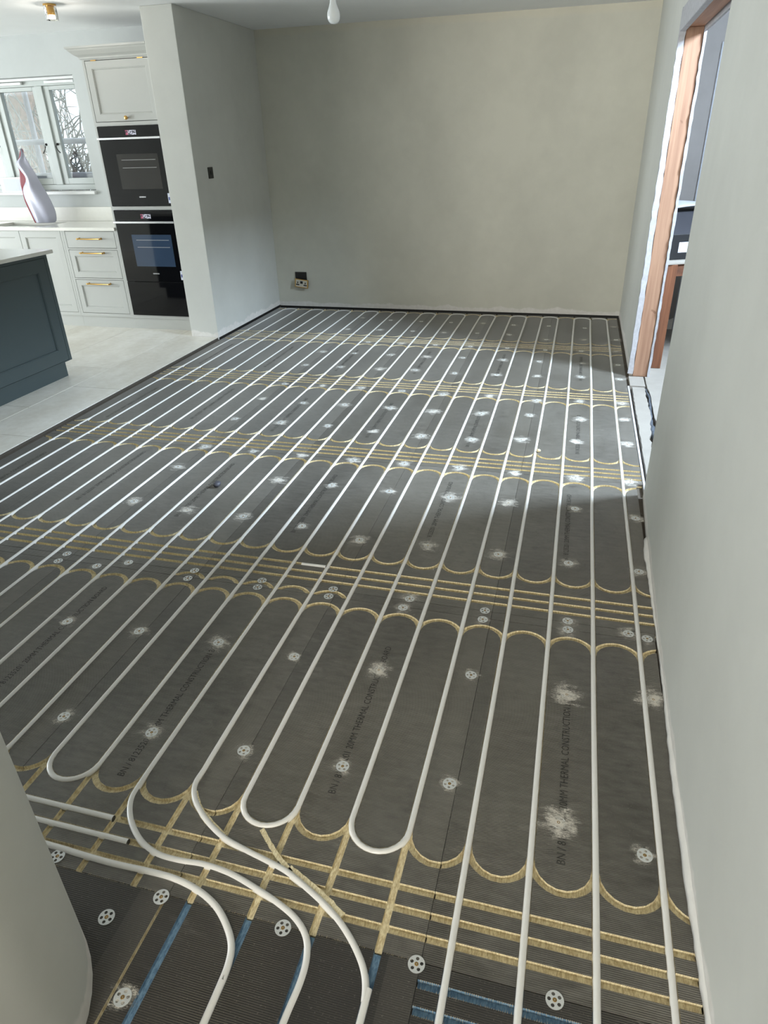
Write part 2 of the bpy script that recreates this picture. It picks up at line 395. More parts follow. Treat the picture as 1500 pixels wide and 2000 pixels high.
# rounded wall end beside the camera
cx, cy, r = -1.410, -0.524, 0.30
poly = [(-11.6, -0.224), (-11.6, -0.55), (-1.25, -0.55), (-1.25, -5.05), (-1.110, -5.05)]
poly += [(cx + r*math.cos(a*PI/24), cy + r*math.sin(a*PI/24)) for a in range(0, 13)]
o = struct(MB().prism(poly[::-1] if False else poly, -0.02, CEIL).build('wall_left_near', M['wall'])); smooth_sharp(o, 30)
# hall beyond the doorway
struct(bx('wall_hall_back', 0.25, 2.4, 5.6, 5.75, -0.02, 3.5, M['hall']))
hw = MB(); hw.box(2.12, 2.4, -5.05, 2.45, -0.02, 3.5); hw.box(2.12, 2.4, 3.34, 5.6, -0.02, 3.5)
hw.box(2.12, 2.4, 2.45, 3.34, -0.02, 2.5); hw.box(2.12, 2.4, 2.45, 3.34, 3.4, 3.5)
struct(hw.build('wall_hall_side', M['hall']))
struct(bx('trim_1', 0.548, 1.75, 5.587, 5.6, 0.0, 2.125, M['plasterboard']))

# ------------------------------------------------------------------ doorway with its bare timber lining
door = empty('door_1', (0.18, 4.14, 0)); door['kind'] = 'structure'
bx('timber_stud', 0.140, 0.236, 4.118, 4.16, 0.0, 2.07, M['pine'], door, 0.003)
bx('timber_head', 0.140, 0.236, 2.2, 4.16, 2.07, 2.165, M['pine_y'], door, 0.003)
def ragged_strip(name, x0, x1, y, z0, z1, parent, dep=0.04, n=60, amp=0.006):
    mb = MB(); vs = []; fs = []
    for i in range(n+1):
        z = z0 + (z1-z0)*i/n; a = random.uniform(-amp, amp)
        vs += [(x0 + a*0.5, y+random.uniform(-0.003, 0.003), z), (x1 + random.uniform(-amp, amp)*0.4, y, z), (x1, y+dep, z), (x0, y+dep, z)]
    for i in range(n):
        for k in range(4): fs.append((i*4+k, i*4+(k+1) % 4, (i+1)*4+(k+1) % 4, (i+1)*4+k))
    fs += [(0, 3, 2, 1), (n*4, n*4+1, n*4+2, n*4+3)]
    return mb.add(vs, fs).build(name, M['raw_plaster'], parent)
ragged_strip('plaster_edge', 0.104, 0.138, 4.112, 0.02, 2.165, door)
ragged_strip('plaster_edge', 0.238, 0.254, 4.110, 0.0, 2.10, door)
mb = MB(); mb.box(0.104, 0.138, 2.2, 4.16, 2.05, 2.165); mb.build('plaster_edge', M['raw_plaster'], door, bevel=0.004)
mb = MB(); mb.box(0.238, 0.254, 2.2, 4.16, 2.045, 2.165); mb.build('plaster_edge', M['raw_plaster'], door, bevel=0.003)

# ------------------------------------------------------------------ insulation boards with routed pipe channels
E2 = 0.0007
def samples(a, b, xc, rr, n=9):
    xs = {round(a, 5), round(b, 5)}
    for i in range(n+1):
        x = xc + rr*math.cos(PI*i/n)
        if a < x < b: xs.add(round(x, 5))
    return sorted(xs)
class Board:
    def __init__(s, xa, xb, y0, y1, foam='foam', face='board', fringe=True):
        s.xa, s.xb, s.y0, s.y1 = xa+E2, xb-E2, y0+E2, y1-E2
        s.mb = MB(); s.mb.box(s.xa+0.001, s.xb-0.001, s.y0+0.001, s.y1-0.001, -0.0200, -0.0110, 1)
        s.fr = MB() if fringe else None; s.foam, s.face = foam, face
    def island(s, a, b, xc, rr, lo, hi, flo=True, fhi=True):
        a, b = max(a, s.xa), min(b, s.xb)
        if b - a < 0.003: return
        xs = samples(a, b, xc, rr); n = len(xs)
        lo_ = [max(lo(x), s.y0) for x in xs]; hi_ = [min(hi(x), s.y1) for x in xs]
        hi_ = [max(h, l) for l, h in zip(lo_, hi_)]
        zt = 0.0; zb = -0.0111
        vs = [(x, l, zt) for x, l in zip(xs, lo_)] + [(x, h, zt) for x, h in zip(xs, hi_)] + \
             [(x, l, zb) for x, l in zip(xs, lo_)] + [(x, h, zb) for x, h in zip(xs, hi_)]
        top = [(i, i+1, n+i+1, n+i) for i in range(n-1)]
        s.mb.add(vs, top, 0); s.m0 = len(s.mb.v)-len(vs)
        sd = [(2*n+i, 2*n+i+1, i+1, i) for i in range(n-1)] + [(n+i, n+i+1, 3*n+i+1, 3*n+i) for i in range(n-1)]
        sd += [(n, 3*n, 2*n, 0), (n-1, 3*n-1, 4*n-1, 2*n-1)]
        b0 = s.m0; s.mb.f += [tuple(k+b0 for k in f) for f in sd]
        e_lo = 0 if lo_[0] <= s.y0+1e-4 and lo_[-1] <= s.y0+1e-4 else 1; e_hi = 0 if hi_[0] >= s.y1-1e-4 and hi_[-1] >= s.y1-1e-4 else 1
        s.mb.m += [e_lo]*(n-1) + [e_hi]*(n-1) + [0 if a <= s.xa+1e-6 else 1, 0 if b >= s.xb-1e-6 else 1]
        if s.fr is not None:
            for ok, fn, sg in ((flo, lo, -1), (fhi, hi, 1)):
                if not ok: continue
                x = a + 0.002
                while x < b:
                    y = fn(x)
                    if s.y0-0.002 < y < s.y1+0.002 and random.random() < 0.8:
                        l = random.uniform(0.002, 0.0065); w = 0.0006; dx = random.uniform(-0.0015, 0.0015)
                        s.fr.add([(x-w, y-0.001*sg, 0.0004), (x+w, y-0.001*sg, 0.0004), (x+dx, y+l*sg, random.uniform(-0.003, 0.001))], [(0, 1, 2) if sg > 0 else (1, 0, 2)])
                    x += random.uniform(0.0034, 0.0052)
    def standard(s, gy, top_arc=True, bottom_arc=True):
        g1, g2, g3 = gy, gy-0.05, gy-0.10
        cB = gy + 0.148; cT = s.y1 + E2 - 0.122
        Ri, Ro = 0.075-G, 0.075+G
        for i in range(-1, NP):
            pl, pr = -PITCH*(i+1), -PITCH*i
            if pr < s.xa or pl > s.xb: continue
            xc = (pl+pr)/2; a, b = pl+G, pr-G
            C = lambda v: (lambda x: v)
            s.island(a, b, xc, 0, C(s.y0), C(g3-G), flo=False)
            s.island(a, b, xc, 0, C(g3+G), C(g2-G)); s.island(a, b, xc, 0, C(g2+G), C(g1-G))
            s.island(a, b, xc, Ri, C(g1+G), lambda x: cB - math.sqrt(max(0, Ro*Ro-(x-xc)**2)))
            s.island(a, b, xc, Ri, lambda x: cB - math.sqrt(max(0, Ri*Ri-(x-xc)**2)), lambda x: cT + math.sqrt(max(0, Ri*Ri-(x-xc)**2)))
            s.island(a, b, xc, Ri, lambda x: cT + math.sqrt(max(0, Ro*Ro-(x-xc)**2)), C(s.y1), fhi=False)
    def build(s):
        o = s.mb.build('insulation_board', [M[s.face], M[s.foam]], floor)
        if s.fr is not None and s.fr.v:
            f = s.fr.build('fibre_fringe', M['fibre'], o); f['kind'] = 'stuff'
        BOARDS.append((s.xa, s.xb, s.y0, s.y1, o)); return o
BOARDS = []
XE = [0.093, -0.507, -1.107, -1.707, -2.307, -2.907, -3.385]
ROWS = [(-0.15, 1.053, 0.0), (1.0975, 2.2995, 1.248), (2.300, 3.5020, 2.450), (3.5025, 4.7140, 3.653), (4.7145, 5.977, 4.868)]
for ri, (y0, y1, gy) in enumerate(ROWS):
    for ci in range(6):
        xb, xa = XE[ci], XE[ci+1]
        if ci == 0 and ri < 2: xb = 0.0545 if ri == 0 else 0.0635
        b = Board(xa, xb, y0, y1, fringe=(ri == 0 and ci < 4) or (ri == 1 and ci < 3)); b.standard(gy); b.build()
# narrow make-up strip between the first and second row of boards, some pieces with the ends of arcs
for ci in range(6):
    xb, xa = XE[ci], XE[ci+1]
    if ci == 0: xb = 0.056
    b = Board(xa, xb, 1.0535, 1.0965, fringe=False)
    for i in range(-1, NP):
        pl, pr = -PITCH*(i+1), -PITCH*i
        if pr < xa or pl > xb: continue
        xc = (pl+pr)/2; C = lambda v: (lambda x: v)
        if 8 <= i <= 11 or i == 7:
            c = 1.012
            b.island(pl+G, pr-G, xc, 0.0665, C(1.0535), lambda x: max(1.0535, c + math.sqrt(max(0, 0.0665**2-(x-xc)**2))))
            b.island(pl+G, pr-G, xc, 0.0665, lambda x: max(1.0535, c + math.sqrt(max(0, 0.0835**2-(x-xc)**2))), C(1.0965))
        else:
            b.island(pl+G, pr-G, xc, 0, C(1.0535), C(1.0965))
    b.build()
# darker new boards by the camera: blue cross channels on the right, blue long channels in the middle, plain on the left
C_ = lambda v: (lambda x: v)
b = Board(-0.507, 0.055, -1.35, -0.1505, 'foam_blue', 'board_new')
for i in range(-1, 4):
    pl, pr = -PITCH*(i+1), -PITCH*i; a, bb = pl+G, pr-G; xc = (pl+pr)/2
    gs = [-0.192, -0.242, -0.292]
    ys = [-0.1505] + [v for g in gs for v in (g+G, g-G)] + [-1.35]
    for k in range(0, len(ys), 2): b.island(a, bb, xc, 0, C_(ys[k+1]), C_(ys[k]), fhi=(k > 0))
b.build()
b = Board(-1.107, -0.507, -1.35, -0.1505, 'foam_blue', 'board_new')
for i in range(3, 8):
    pl, pr = -PITCH*(i+1), -PITCH*i; xc = (pl+pr)/2
    b.island(pl+G, pr-G, xc, 0, C_(-1.35), C_(-0.1505))
b.build()
b = Board(-1.707, -1.108, -1.35, -0.1505, 'foam', 'board_new')
b.island(-1.707, -1.1125, -1.4, 0, C_(-1.35), C_(-0.1505)); b.build()

def board_at(x, y):
    best = None; bd = 1e9
    for (xa, xb, y0, y1, o) in BOARDS:
        d = max(xa-x, x-xb, 0) + max(y0-y, y-y1, 0)
        if d < bd: bd = d; best = o
    return best
# perimeter: dark membrane gap along the far and left walls
bx('perimeter_gap', -3.405, 0.117, 5.979, 6.058, -0.0204, -0.012, M['dark_gap'], floor)
bx('perimeter_gap', -3.410, -3.387, 4.62, 5.977, -0.0204, -0.014, M['dark_gap'], floor)
bx('perimeter_gap', 0.094, 0.117, 4.12, 5.977, -0.0204, -0.010, M['screed'], floor)
bx('adhesive_strip', -3.419, -3.386, -0.215, 4.61, -0.0204, -0.003, M['mortar'], floor, 0.002)

bx('tile_edge_adhesive', -3.4192, -3.4176, -0.215, 4.61, -0.0202, 0.0115, M['mortar'], floor)
bx('foot_gap_shade', XL+0.0003, XL+0.0022, 4.62, YB-0.001, -0.012, 0.012, M['dark_gap'], bpy.data.objects['wall_left'])  # dark strip on the wall painting the shade of the gap below the plaster
bx('foot_gap_shade', XL+0.003, XR-0.003, YB-0.0022, YB-0.0003, -0.012, 0.005, M['dark_gap'], bpy.data.objects['wall_back'])  # thin strip painting the same dark shade line along the back wall
# ------------------------------------------------------------------ printing on the boards
def text_mesh(txt, size, name, width=None, bold=0.0, extr=0.0):
    cu = bpy.data.curves.new(name, 'FONT'); cu.body = txt; cu.size = size; cu.align_x = 'LEFT'; cu.align_y = 'CENTER'
    cu.resolution_u = 2; cu.offset = bold; cu.extrude = extr
    ob = bpy.data.objects.new(name, cu); COL.objects.link(ob)
    dg = bpy.context.evaluated_depsgraph_get(); me = bpy.data.meshes.new_from_object(ob.evaluated_get(dg))
    bpy.data.objects.remove(ob); bpy.data.curves.remove(cu)
    if width:
        w = max(v.co.x for v in me.vertices); k = width/w
        for v in me.vertices: v.co.x *= k
    me.name = name; return me
tm = text_mesh('BN / 81235201 20MM THERMAL CONSTRUCTION BOARD', 0.030, 'printed_text', 0.615, 0.0)
tm.materials.append(M['print'])
for (x, y) in [(-0.228, 0.145), (-0.827, 0.205), (-1.417, 0.12), (-2.017, 0.30), (-0.256, 1.50), (-0.84, 1.52), (-1.445, 1.48), (-2.045, 1.50), (-2.63, 1.55), (-3.20, 1.42),
               (-0.225, 2.62), (-0.83, 2.60), (-1.43, 2.62), (-2.03, 2.60), (-2.63, 2.70), (-3.20, 2.62), (-0.222, 3.95), (-0.82, 3.92), (-1.43, 3.9), (-2.04, 3.86), (-2.63, 3.86), (-3.2, 3.86)]:
    o = bpy.data.objects.new('printed_text', tm); link(o, board_at(x, y+0.3), (x, y, 0.0004)); o.rotation_euler = (0, 0, PI/2)

# ------------------------------------------------------------------ fixing washers
def washer_mesh():
    cu = bpy.data.curves.new('w', 'CURVE'); cu.dimensions = '2D'; cu.fill_mode = 'BOTH'; cu.extrude = 0.0005; cu.resolution_u = 1
    def circ(x, y, r, n):
        sp = cu.splines.new('POLY'); sp.points.add(n-1); sp.use_cyclic_u = True
        for k in range(n): sp.points[k].co = (x+r*math.cos(2*PI*k/n), y+r*math.sin(2*PI*k/n), 0, 1)
    circ(0, 0, 0.0182, 32)
    for k in range(5): circ(0.0112*math.cos(2*PI*k/5+.3), 0.0112*math.sin(2*PI*k/5+.3), 0.0038, 10)
    ob = bpy.data.objects.new('w', cu); COL.objects.link(ob)
    dg = bpy.context.evaluated_depsgraph_get(); me = bpy.data.meshes.new_from_object(ob.evaluated_get(dg))
    bpy.data.objects.remove(ob); bpy.data.curves.remove(cu)
    mb = MB(); mb.add([(v.co.x, v.co.y, v.co.z+0.0009) for v in me.vertices], [tuple(p.vertices) for p in me.polygons], 0)
    mb.lathe([(0.0045, 0.0014), (0.0036, 0.0022), (0.0016, 0.0016), (0.0001, 0.0012)], 10, mi=1)
    o = mb.build('fixing_washer', [M['washer'], M['screw']], None, local=True); m2 = o.data; bpy.data.objects.remove(o); return m2
wm = washer_mesh()
def splat_mesh(seed):
    rnd = random.Random(seed); n = 40; mb = MB(); vs = [(0, 0, 0)]
    for k in range(n):
        rr = 0.085*(1+rnd.uniform(-0.25, 0.2)); vs.append((rr*1.15*math.cos(2*PI*k/n), rr*0.95*math.sin(2*PI*k/n), 0))
    mb.add(vs, [(0, k+1, (k+1) % n + 1) for k in range(n)])
    o = mb.build('plaster_dust', M['dust'], None, local=True); m2 = o.data; bpy.data.objects.remove(o); return m2
splats = [splat_mesh(s) for s in range(4)]
WASH = [(-0.231,-0.154),(-0.515,-0.156),(-0.818,-0.155),(-1.12,-0.158),(-1.216,-0.23),(-1.084,-0.365),(-1.426,-0.129),(-0.044,-0.178),(-0.035,0.218),(-0.239,0.26),(-0.527,0.311),(-0.826,0.298),(-1.12,0.284),(-1.418,0.282),(-1.719,0.275),(0.026,0.765),(-0.231,0.726),(-0.533,0.745),(-0.831,0.699),(-1.128,0.697),(-1.416,0.706),(-1.727,0.698),(-2.021,0.687),(0.029,1.064),(-0.032,1.078),(-0.238,1.104),(-0.236,1.054),(-0.534,1.098),(-0.535,1.044),(-0.821,1.107),(-0.833,1.048),(-1.126,1.103),(-1.128,1.054),(-1.424,1.096),(-1.422,1.049),(-1.726,1.1),(-1.725,1.043),(-2.032,1.094),(-2.148,1.04),(-2.337,1.096),(-2.336,1.038),(0.027,1.489),(-0.245,1.492),(-0.53,1.496),(-0.831,1.501),(-1.133,1.482),(-1.424,1.542),(-1.73,1.569),(-2.022,1.568),(-2.333,1.598),(0.039,1.935),(-0.227,1.973),(-0.535,1.964),(-0.814,1.964),(-1.124,1.965),(-1.427,1.971),(-1.717,1.97),(-2.327,2.011),(0.035,2.317),(-0.23,2.309),(-0.537,2.301),(-0.828,2.311),(-1.125,2.302),(-1.412,2.291),(-1.712,2.292),(-2.008,2.29),(-2.317,2.295),(0.044,2.814),(-0.233,2.788),(-0.541,2.764),(-0.821,2.708),(-1.118,2.704),(-1.415,2.718),(-1.72,2.752),(-2.033,2.752),(-2.345,2.755),(0.044,3.206),(-0.217,3.164),(-0.522,3.177),(-0.824,3.147),(-1.128,3.126),(-1.42,3.137),(-1.734,3.137),(-2.024,3.123),(-2.331,3.149),(0.044,3.509),(-0.224,3.498),(-0.499,3.456),(-0.811,3.491),(-1.132,3.474),(-1.418,3.487),(-1.728,3.498),(-2.015,3.492),(-2.31,3.485),(0.05,4.028),(-0.222,4.04),(-0.53,3.996),(-0.823,3.981),(-1.134,3.964),(-1.442,3.988),(-1.711,3.967),(-2.034,3.965),(-2.326,3.97),(0.049,4.389),(-0.211,4.384),(-0.539,4.383),(-0.816,4.378),(-1.138,4.381),(-1.431,4.361),(-1.733,4.37),(-2.044,4.364),(-2.324,4.364),(0.046,4.767),(-0.225,4.736),(-0.51,4.72),(0.059,5.146),(-0.203,5.103),(-0.519,5.06),(-0.842,5.179),(-1.136,5.188),(-1.431,5.16),(-1.729,5.171),(-2.045,5.18),(-2.348,5.153),(0.056,5.608),(-0.201,5.528),(-0.522,5.558),(-0.845,5.549),(-1.131,5.567),(-1.44,5.562),(-1.731,5.561),(-2.041,5.567),(-2.346,5.624),
        (-0.82,4.73),(-1.13,4.73),(-1.43,4.73),(-1.73,4.73),(-2.03,4.73)]
CLEAN = {(-0.231,-0.154),(-0.515,-0.156),(-0.818,-0.155),(-1.12,-0.158),(-1.216,-0.23),(-1.426,-0.129),(-0.534,1.098),(-1.126,1.103),(-1.128,1.054),(-1.424,1.096),(-1.422,1.049),(-1.726,1.1),(-1.725,1.043),(-2.337,1.096),(-2.336,1.038)}
LIGHT = {(-0.527,0.311),(-0.826,0.298),(-1.12,0.284),(-0.044,-0.178),(-0.035,0.218),(-0.533,0.745),(-1.128,0.697),(-0.535,1.044),(0.029,1.064),(-2.032,1.094),(-2.148,1.04),(-1.084,-0.365)}
HEAVY = {(-0.239,0.26),(-0.231,0.726),(0.026,0.765),(-0.831,0.699)} | {q for k, q in enumerate(WASH) if q[1] > 1.4 and k % 4 == 0}
for i, (x, y) in enumerate(WASH):
    bd = board_at(x, y)
    o = bpy.data.objects.new('fixing_washer', wm); link(o, bd, (x, y, 0.0002)); o.rotation_euler = (0, 0, random.uniform(0, 6.28))
    if (x, y) in CLEAN: continue
    o = bpy.data.objects.new('plaster_dust', splats[i % 4]); link(o, bd, (x, y, 0.0020 if (x, y) in HEAVY else 0.0007))
    o.rotation_euler = (0, 0, 0); s_ = (random.uniform(0.8, 1.15) if y < 1.3 else random.uniform(0.85, 1.25)) if (x, y) not in LIGHT else 0.7
    if (x, y) in ((-0.239, 0.26), (-0.231, 0.726), (0.026, 0.765)): s_ = 1.25
    o.scale = (s_, s_, 1); o['kind'] = 'stuff'

# ------------------------------------------------------------------ heating pipes
PR = 0.0082; PZ = -0.0035
CFAR = 5.977 - 0.122; CNEAR = 0.148
def wob(i, y): return 0.0009*math.sin(1.7*y + i*2.1) + 0.0006*math.sin(5.3*y + i)
def straight(i, ya, yb):
    n = max(2, int(abs(yb-ya)/0.12)); return [(PX[i] + wob(i, ya+(yb-ya)*k/n), ya+(yb-ya)*k/n, PZ + 0.0007*math.sin(3*(ya+(yb-ya)*k/n)+i)) for k in range(n+1)]
def arc(xa, xb, y, far=True, n=12, t0=0.0, t1=1.0):
    c = (xa+xb)/2; rr = (xa-xb)/2; sg = 1 if far else -1
    return [(c + rr*math.cos(PI*(t0+(t1-t0)*k/n)), y + sg*abs(rr)*math.sin(PI*(t0+(t1-t0)*k/n)), PZ) for k in range(n+1)]
def flat(pts, z=None):
    # Catmull-Rom through plan points
    out = []; P = [pts[0]] + list(pts) + [pts[-1]]
    for i in range(1, len(P)-2):
        for k in range(5):
            t = k/5; q = []
            for d in (0, 1):
                a, b_, c, e = P[i-1][d], P[i][d], P[i+1][d], P[i+2][d]
                q.append(0.5*(2*b_ + (c-a)*t + (2*a-5*b_+4*c-e)*t*t + (3*b_-a-3*c+e)*t**3))
            out.append((q[0], q[1], PZ if z is None else z))
    out.append((pts[-1][0], pts[-1][1], PZ if z is None else z)); return out
def pipe(path, label, group='white underfloor heating pipes'):
    o = MB().tube(path, PR, 12, capmi=1).build('heating_pipe', [M['pipe'], M['pipe_end']], None, smooth=True)
    smooth_sharp(o, 60); tag(o, label, 'pipe', group); return o
Y0 = -1.3
pipe(straight(0, Y0, CFAR) + arc(PX[0], PX[1], CFAR, True, 10, 0.08, 0.84), 'white heating pipe nearest the right wall, running straight down the room')
pipe(straight(1, Y0, CFAR) + arc(PX[1], PX[2], CFAR)[1:-1] + straight(2, CFAR, Y0), 'white heating pipe hairpin, second and third runs from the right wall')
path = straight(3, Y0, CFAR)
path += arc(PX[3], PX[4], CFAR)[1:-1] + straight(4, CFAR, CNEAR) + arc(PX[4], PX[5], CNEAR, False)[1:-1]
path += straight(5, CNEAR, CFAR) + arc(PX[5], PX[6], CFAR)[1:-1] + straight(6, CFAR, CNEAR) + arc(PX[6], PX[7], CNEAR, False)[1:-1]
path += straight(7, CNEAR, CFAR) + arc(PX[7], PX[8], CFAR)[1:-1] + straight(8, CFAR, 0.24)
path += flat([(-1.2, 0.20), (-1.201, 0.150), (-1.181, 0.109), (-1.143, 0.072), (-1.097, 0.041), (-1.044, 0.016), (-0.98, -0.001), (-0.92, -0.014), (-0.86, -0.029), (-0.798, -0.056), (-0.737, -0.087), (-0.687, -0.121), (-0.643, -0.163), (-0.615, -0.203), (-0.602, -0.250), (-0.600, -0.32), (-0.6, -1.3)])
pipe(path, 'white serpentine heating pipe with two U-bends, rightmost of the pipes curving at the bottom')
path = [(-0.75, -1.3, PZ)] + flat([(-0.75, -0.8), (-0.75, -0.45), (-0.747, -0.327), (-0.741, -0.25), (-0.745, -0.2), (-0.762, -0.16), (-0.797, -0.129), (-0.848, -0.106), (-0.915, -0.085), (-0.99, -0.066), (-1.061, -0.060), (-1.127, -0.065), (-1.185, -0.063), (-1.238, -0.046), (-1.283, -0.017), (-1.320, 0.02), (-1.344, 0.063), (-1.349, 0.11), (-1.35, 0.2)])
path += straight(9, 0.24, CFAR) + arc(PX[9], PX[10], CFAR)[1:-1] + straight(10, CFAR, CNEAR) + arc(PX[10], PX[11], CNEAR, False)[1:-1] + straight(11, CNEAR, CFAR)
for i in range(11, 21, 2):
    path += arc(PX[i], PX[i+1], CFAR)[1:-1] + straight(i+1, CFAR, CNEAR) + arc(PX[i+1], PX[i+2], CNEAR, False)[1:-1] + straight(i+2, CNEAR, CFAR)
path += arc(PX[21], PX[22], CFAR)[1:-1] + straight(22, CFAR, 0.2)
pipe(path, 'white serpentine heating pipe covering the kitchen side, curving out in the middle at the bottom')
pipe(flat([(-2.1, -0.100), (-1.8, -0.103), (-1.464, -0.107), (-1.383, -0.110), (-1.28, -0.112), (-1.184, -0.109), (-1.115, -0.110), (-1.047, -0.122), (-0.989, -0.145), (-0.945, -0.178), (-0.914, -0.215), (-0.902, -0.255), (-0.9, -0.304), (-0.9, -0.366), (-0.9, -1.3)], -0.0015),
     'white heating pipe emerging behind the rounded wall end and bending towards the camera')
pipe([(-1.95, 0.0, PZ), (-1.6, 0.0, PZ), (-1.356, 0.0, PZ)], 'short cut heating pipe end beside the rounded wall, farther of two stubs')
pipe([(-1.95, -0.051, PZ), (-1.6, -0.051, PZ), (-1.279, -0.051, PZ)], 'short cut heating pipe end beside the rounded wall, nearer and longer of two stubs')
pipe([(-1.312, 1.247, PZ+0.001), (-1.207, 1.248, PZ+0.001)], 'tiny white pipe offcut lying in a cross channel in mid floor', 'pipe offcuts')

def cut_channel(pts, w):
    pts = flat(pts, 0.0); l_, r_ = [], []
    for i, q in enumerate(pts):
        a = Vector(pts[max(0, i-1)][:2]); b2 = Vector(pts[min(len(pts)-1, i+1)][:2]); t = (b2-a).normalized(); nn = Vector((-t.y, t.x)); ww = w*random.uniform(0.85, 1.15)
        l_.append((q[0]+nn.x*ww, q[1]+nn.y*ww)); r_.append((q[0]-nn.x*ww, q[1]-nn.y*ww))
    m_ = pts[len(pts)//2]
    return MB().prism(r_ + l_[::-1], -0.006, 0.0005).build('cut_channel', M['foam'], board_at(m_[0], m_[1]))
cut_channel([(-0.965, 0.062), (-0.93, 0.030), (-0.895, 0.002), (-0.85, -0.028)], 0.0060)
cut_channel([(-0.86, -0.022), (-0.80, -0.048), (-0.745, -0.074), (-0.70, -0.10)], 0.0110)
cut_channel([(-1.19, 0.122), (-1.15, 0.079), (-1.10, 0.045), (-1.05, 0.02)], 0.0095)
# ------------------------------------------------------------------ kitchen floor tiles
ZT = 0.015
xs = [-3.4195, -3.823, -4.423, -5.023, -5.623, -6.223, -6.823, -7.423, -8.023, -8.44]
gy0 = 3.105; TL = 0.914
tile_cache = {}
for c in range(len(xs)-1):
    x1, x0 = xs[c], xs[c+1]; k = -4
    off = 0.0 if c == 0 else (0.457 if c % 2 else 0.0)
    y = gy0 - TL*5 + off
    while y < 5.4:
        a, b_ = max(y, -0.215), min(y+TL, 5.395)
        ymax = 4.612 if x1 > -3.68 else 5.395
        if x0 < -3.683 < x1: ymax = 4.612
        b_ = min(b_, ymax)
        if b_-a > 0.05: bx('tile', x0+0.0015, x1-0.0015 if c else x1, a+0.0015, b_-0.0015, -0.020, ZT, M['tile'], floor, 0.0012)
        if x0 < -3.683 < x1 and y+TL > 4.612:
            a2, b2 = max(y, 4.613), min(y+TL, 5.395)
            if b2-a2 > 0.05: bx('tile', x0+0.0015, -3.6845, a2, b2-0.0015, -0.020, ZT, M['tile'], floor, 0.0012)
        y += TL
bx('grout_bed', -11.6, -3.4215, -0.215, 4.612, -0.0203, ZT-0.002, M['mortar'], floor)
bx('grout_bed', -11.6, -3.69, 4.612, 5.395, -0.0203, ZT-0.002, M['mortar'], floor)

# ------------------------------------------------------------------ doorway threshold and hall floor
def ragged_slab(name, left, right, z0, z1, mat, n=40, amp=0.006):
    # left/right: list of (x, y) polylines with rising y
    def at(pl, y):
        for (xa, ya), (xb, yb) in zip(pl, pl[1:]):
            if ya <= y <= yb: return xa + (xb-xa)*(y-ya)/max(1e-6, yb-ya)
        return pl[-1][0]
    y0, y1 = left[0][1], left[-1][1]; ys = [y0+(y1-y0)*i/n for i in range(n+1)]
    poly = [(at(right, y)+random.uniform(-amp, amp), y) for y in ys] + [(at(left, y)+random.uniform(-amp, amp)*0.4, y) for y in reversed(ys)]
    return MB().prism(poly, z0, z1).build(name, mat, floor, bevel=0.0015)
bx('edge_strip', 0.0945, 0.106, 2.2, 3.88, -0.0204, 0.003, M['raw_plaster'], floor, 0.001)
ragged_slab('threshold_screed', [(0.118, 2.2), (0.122, 3.86)], [(0.19, 2.2), (0.19, 2.62), (0.178, 2.63), (0.172, 2.9), (0.206, 3.3), (0.205, 3.86)], -0.0204, 0.004, M['hall_screed'])
bx('threshold_screed', 0.110, 0.212, 3.885, 4.10, -0.0204, 0.006, M['hall_screed'], floor, 0.003)
ragged_slab('hall_screed', [(0.258, 2.2), (0.236, 2.9), (0.225, 3.3), (0.232, 3.7), (0.222, 3.9), (0.222, 5.6)], [(2.12, 2.2), (2.12, 5.6)], -0.0204, 0.002, M['hall_screed'], 60, 0.005)
bx('hall_screed', 0.26, 2.12, -5.0, 2.199, -0.0204, 0.002, M['hall_screed'], floor)
# lagging and rubble stuffed in the channel
pts = []; rad = []
for k in range(40):
    t = k/39; y = 2.35 + (3.86-2.35)*t
    pts.append((0.212 + 0.012*math.sin(9*t) + random.uniform(-.004, .004) - 0.002*t, y, -0.010 + random.uniform(-.003, .003))); rad.append(0.006 + 0.016*(1-t) + random.uniform(-.003, .003))
o = MB().tube(pts, 0.01, 9, radii=rad).build('channel_lagging', M['rag'], None, smooth=True)
tag(o, 'grey ragged lagging stuffed in the floor channel at the doorway', 'lagging')

# ------------------------------------------------------------------ kitchen cabinets
def shaker(name, mp, a0, a1, b0, b1, fr, mat, parent, thick=0.02, dep=0.010, flatp=False):
    """framed door: mp maps (across, up, out) to world"""
    mb = MB(); rect = lambda i, d: [(a0+i, b0+i, d), (a1-i, b0+i, d), (a1-i, b1-i, d), (a0+i, b1-i, d)]
    rings = [rect(0, -thick), rect(0, -0.001), rect(0.001, 0)]
    if not flatp: rings += [rect(fr, 0), rect(fr+0.004, -0.004), rect(fr+0.007, -0.004), rect(fr+0.010, -dep)]
    vs = [mp(*p) for rg in rings for p in rg]; fs = []
    for i in range(len(rings)-1):
        for k in range(4): fs.append((i*4+k, i*4+(k+1) % 4, (i+1)*4+(k+1) % 4, (i+1)*4+k))
    e = (len(rings)-1)*4; fs.append((e, e+1, e+2, e+3)); fs.append((3, 2, 1, 0))
    o = mb.add(vs, fs).build(name, mat, parent)
    bm = bmesh.new(); bm.from_mesh(o.data); bmesh.ops.recalc_face_normals(bm, faces=bm.faces); bm.to_mesh(o.data); bm.free()
    return o
YF = 4.80
front = lambda a, b, d: (a, YF - d, b)
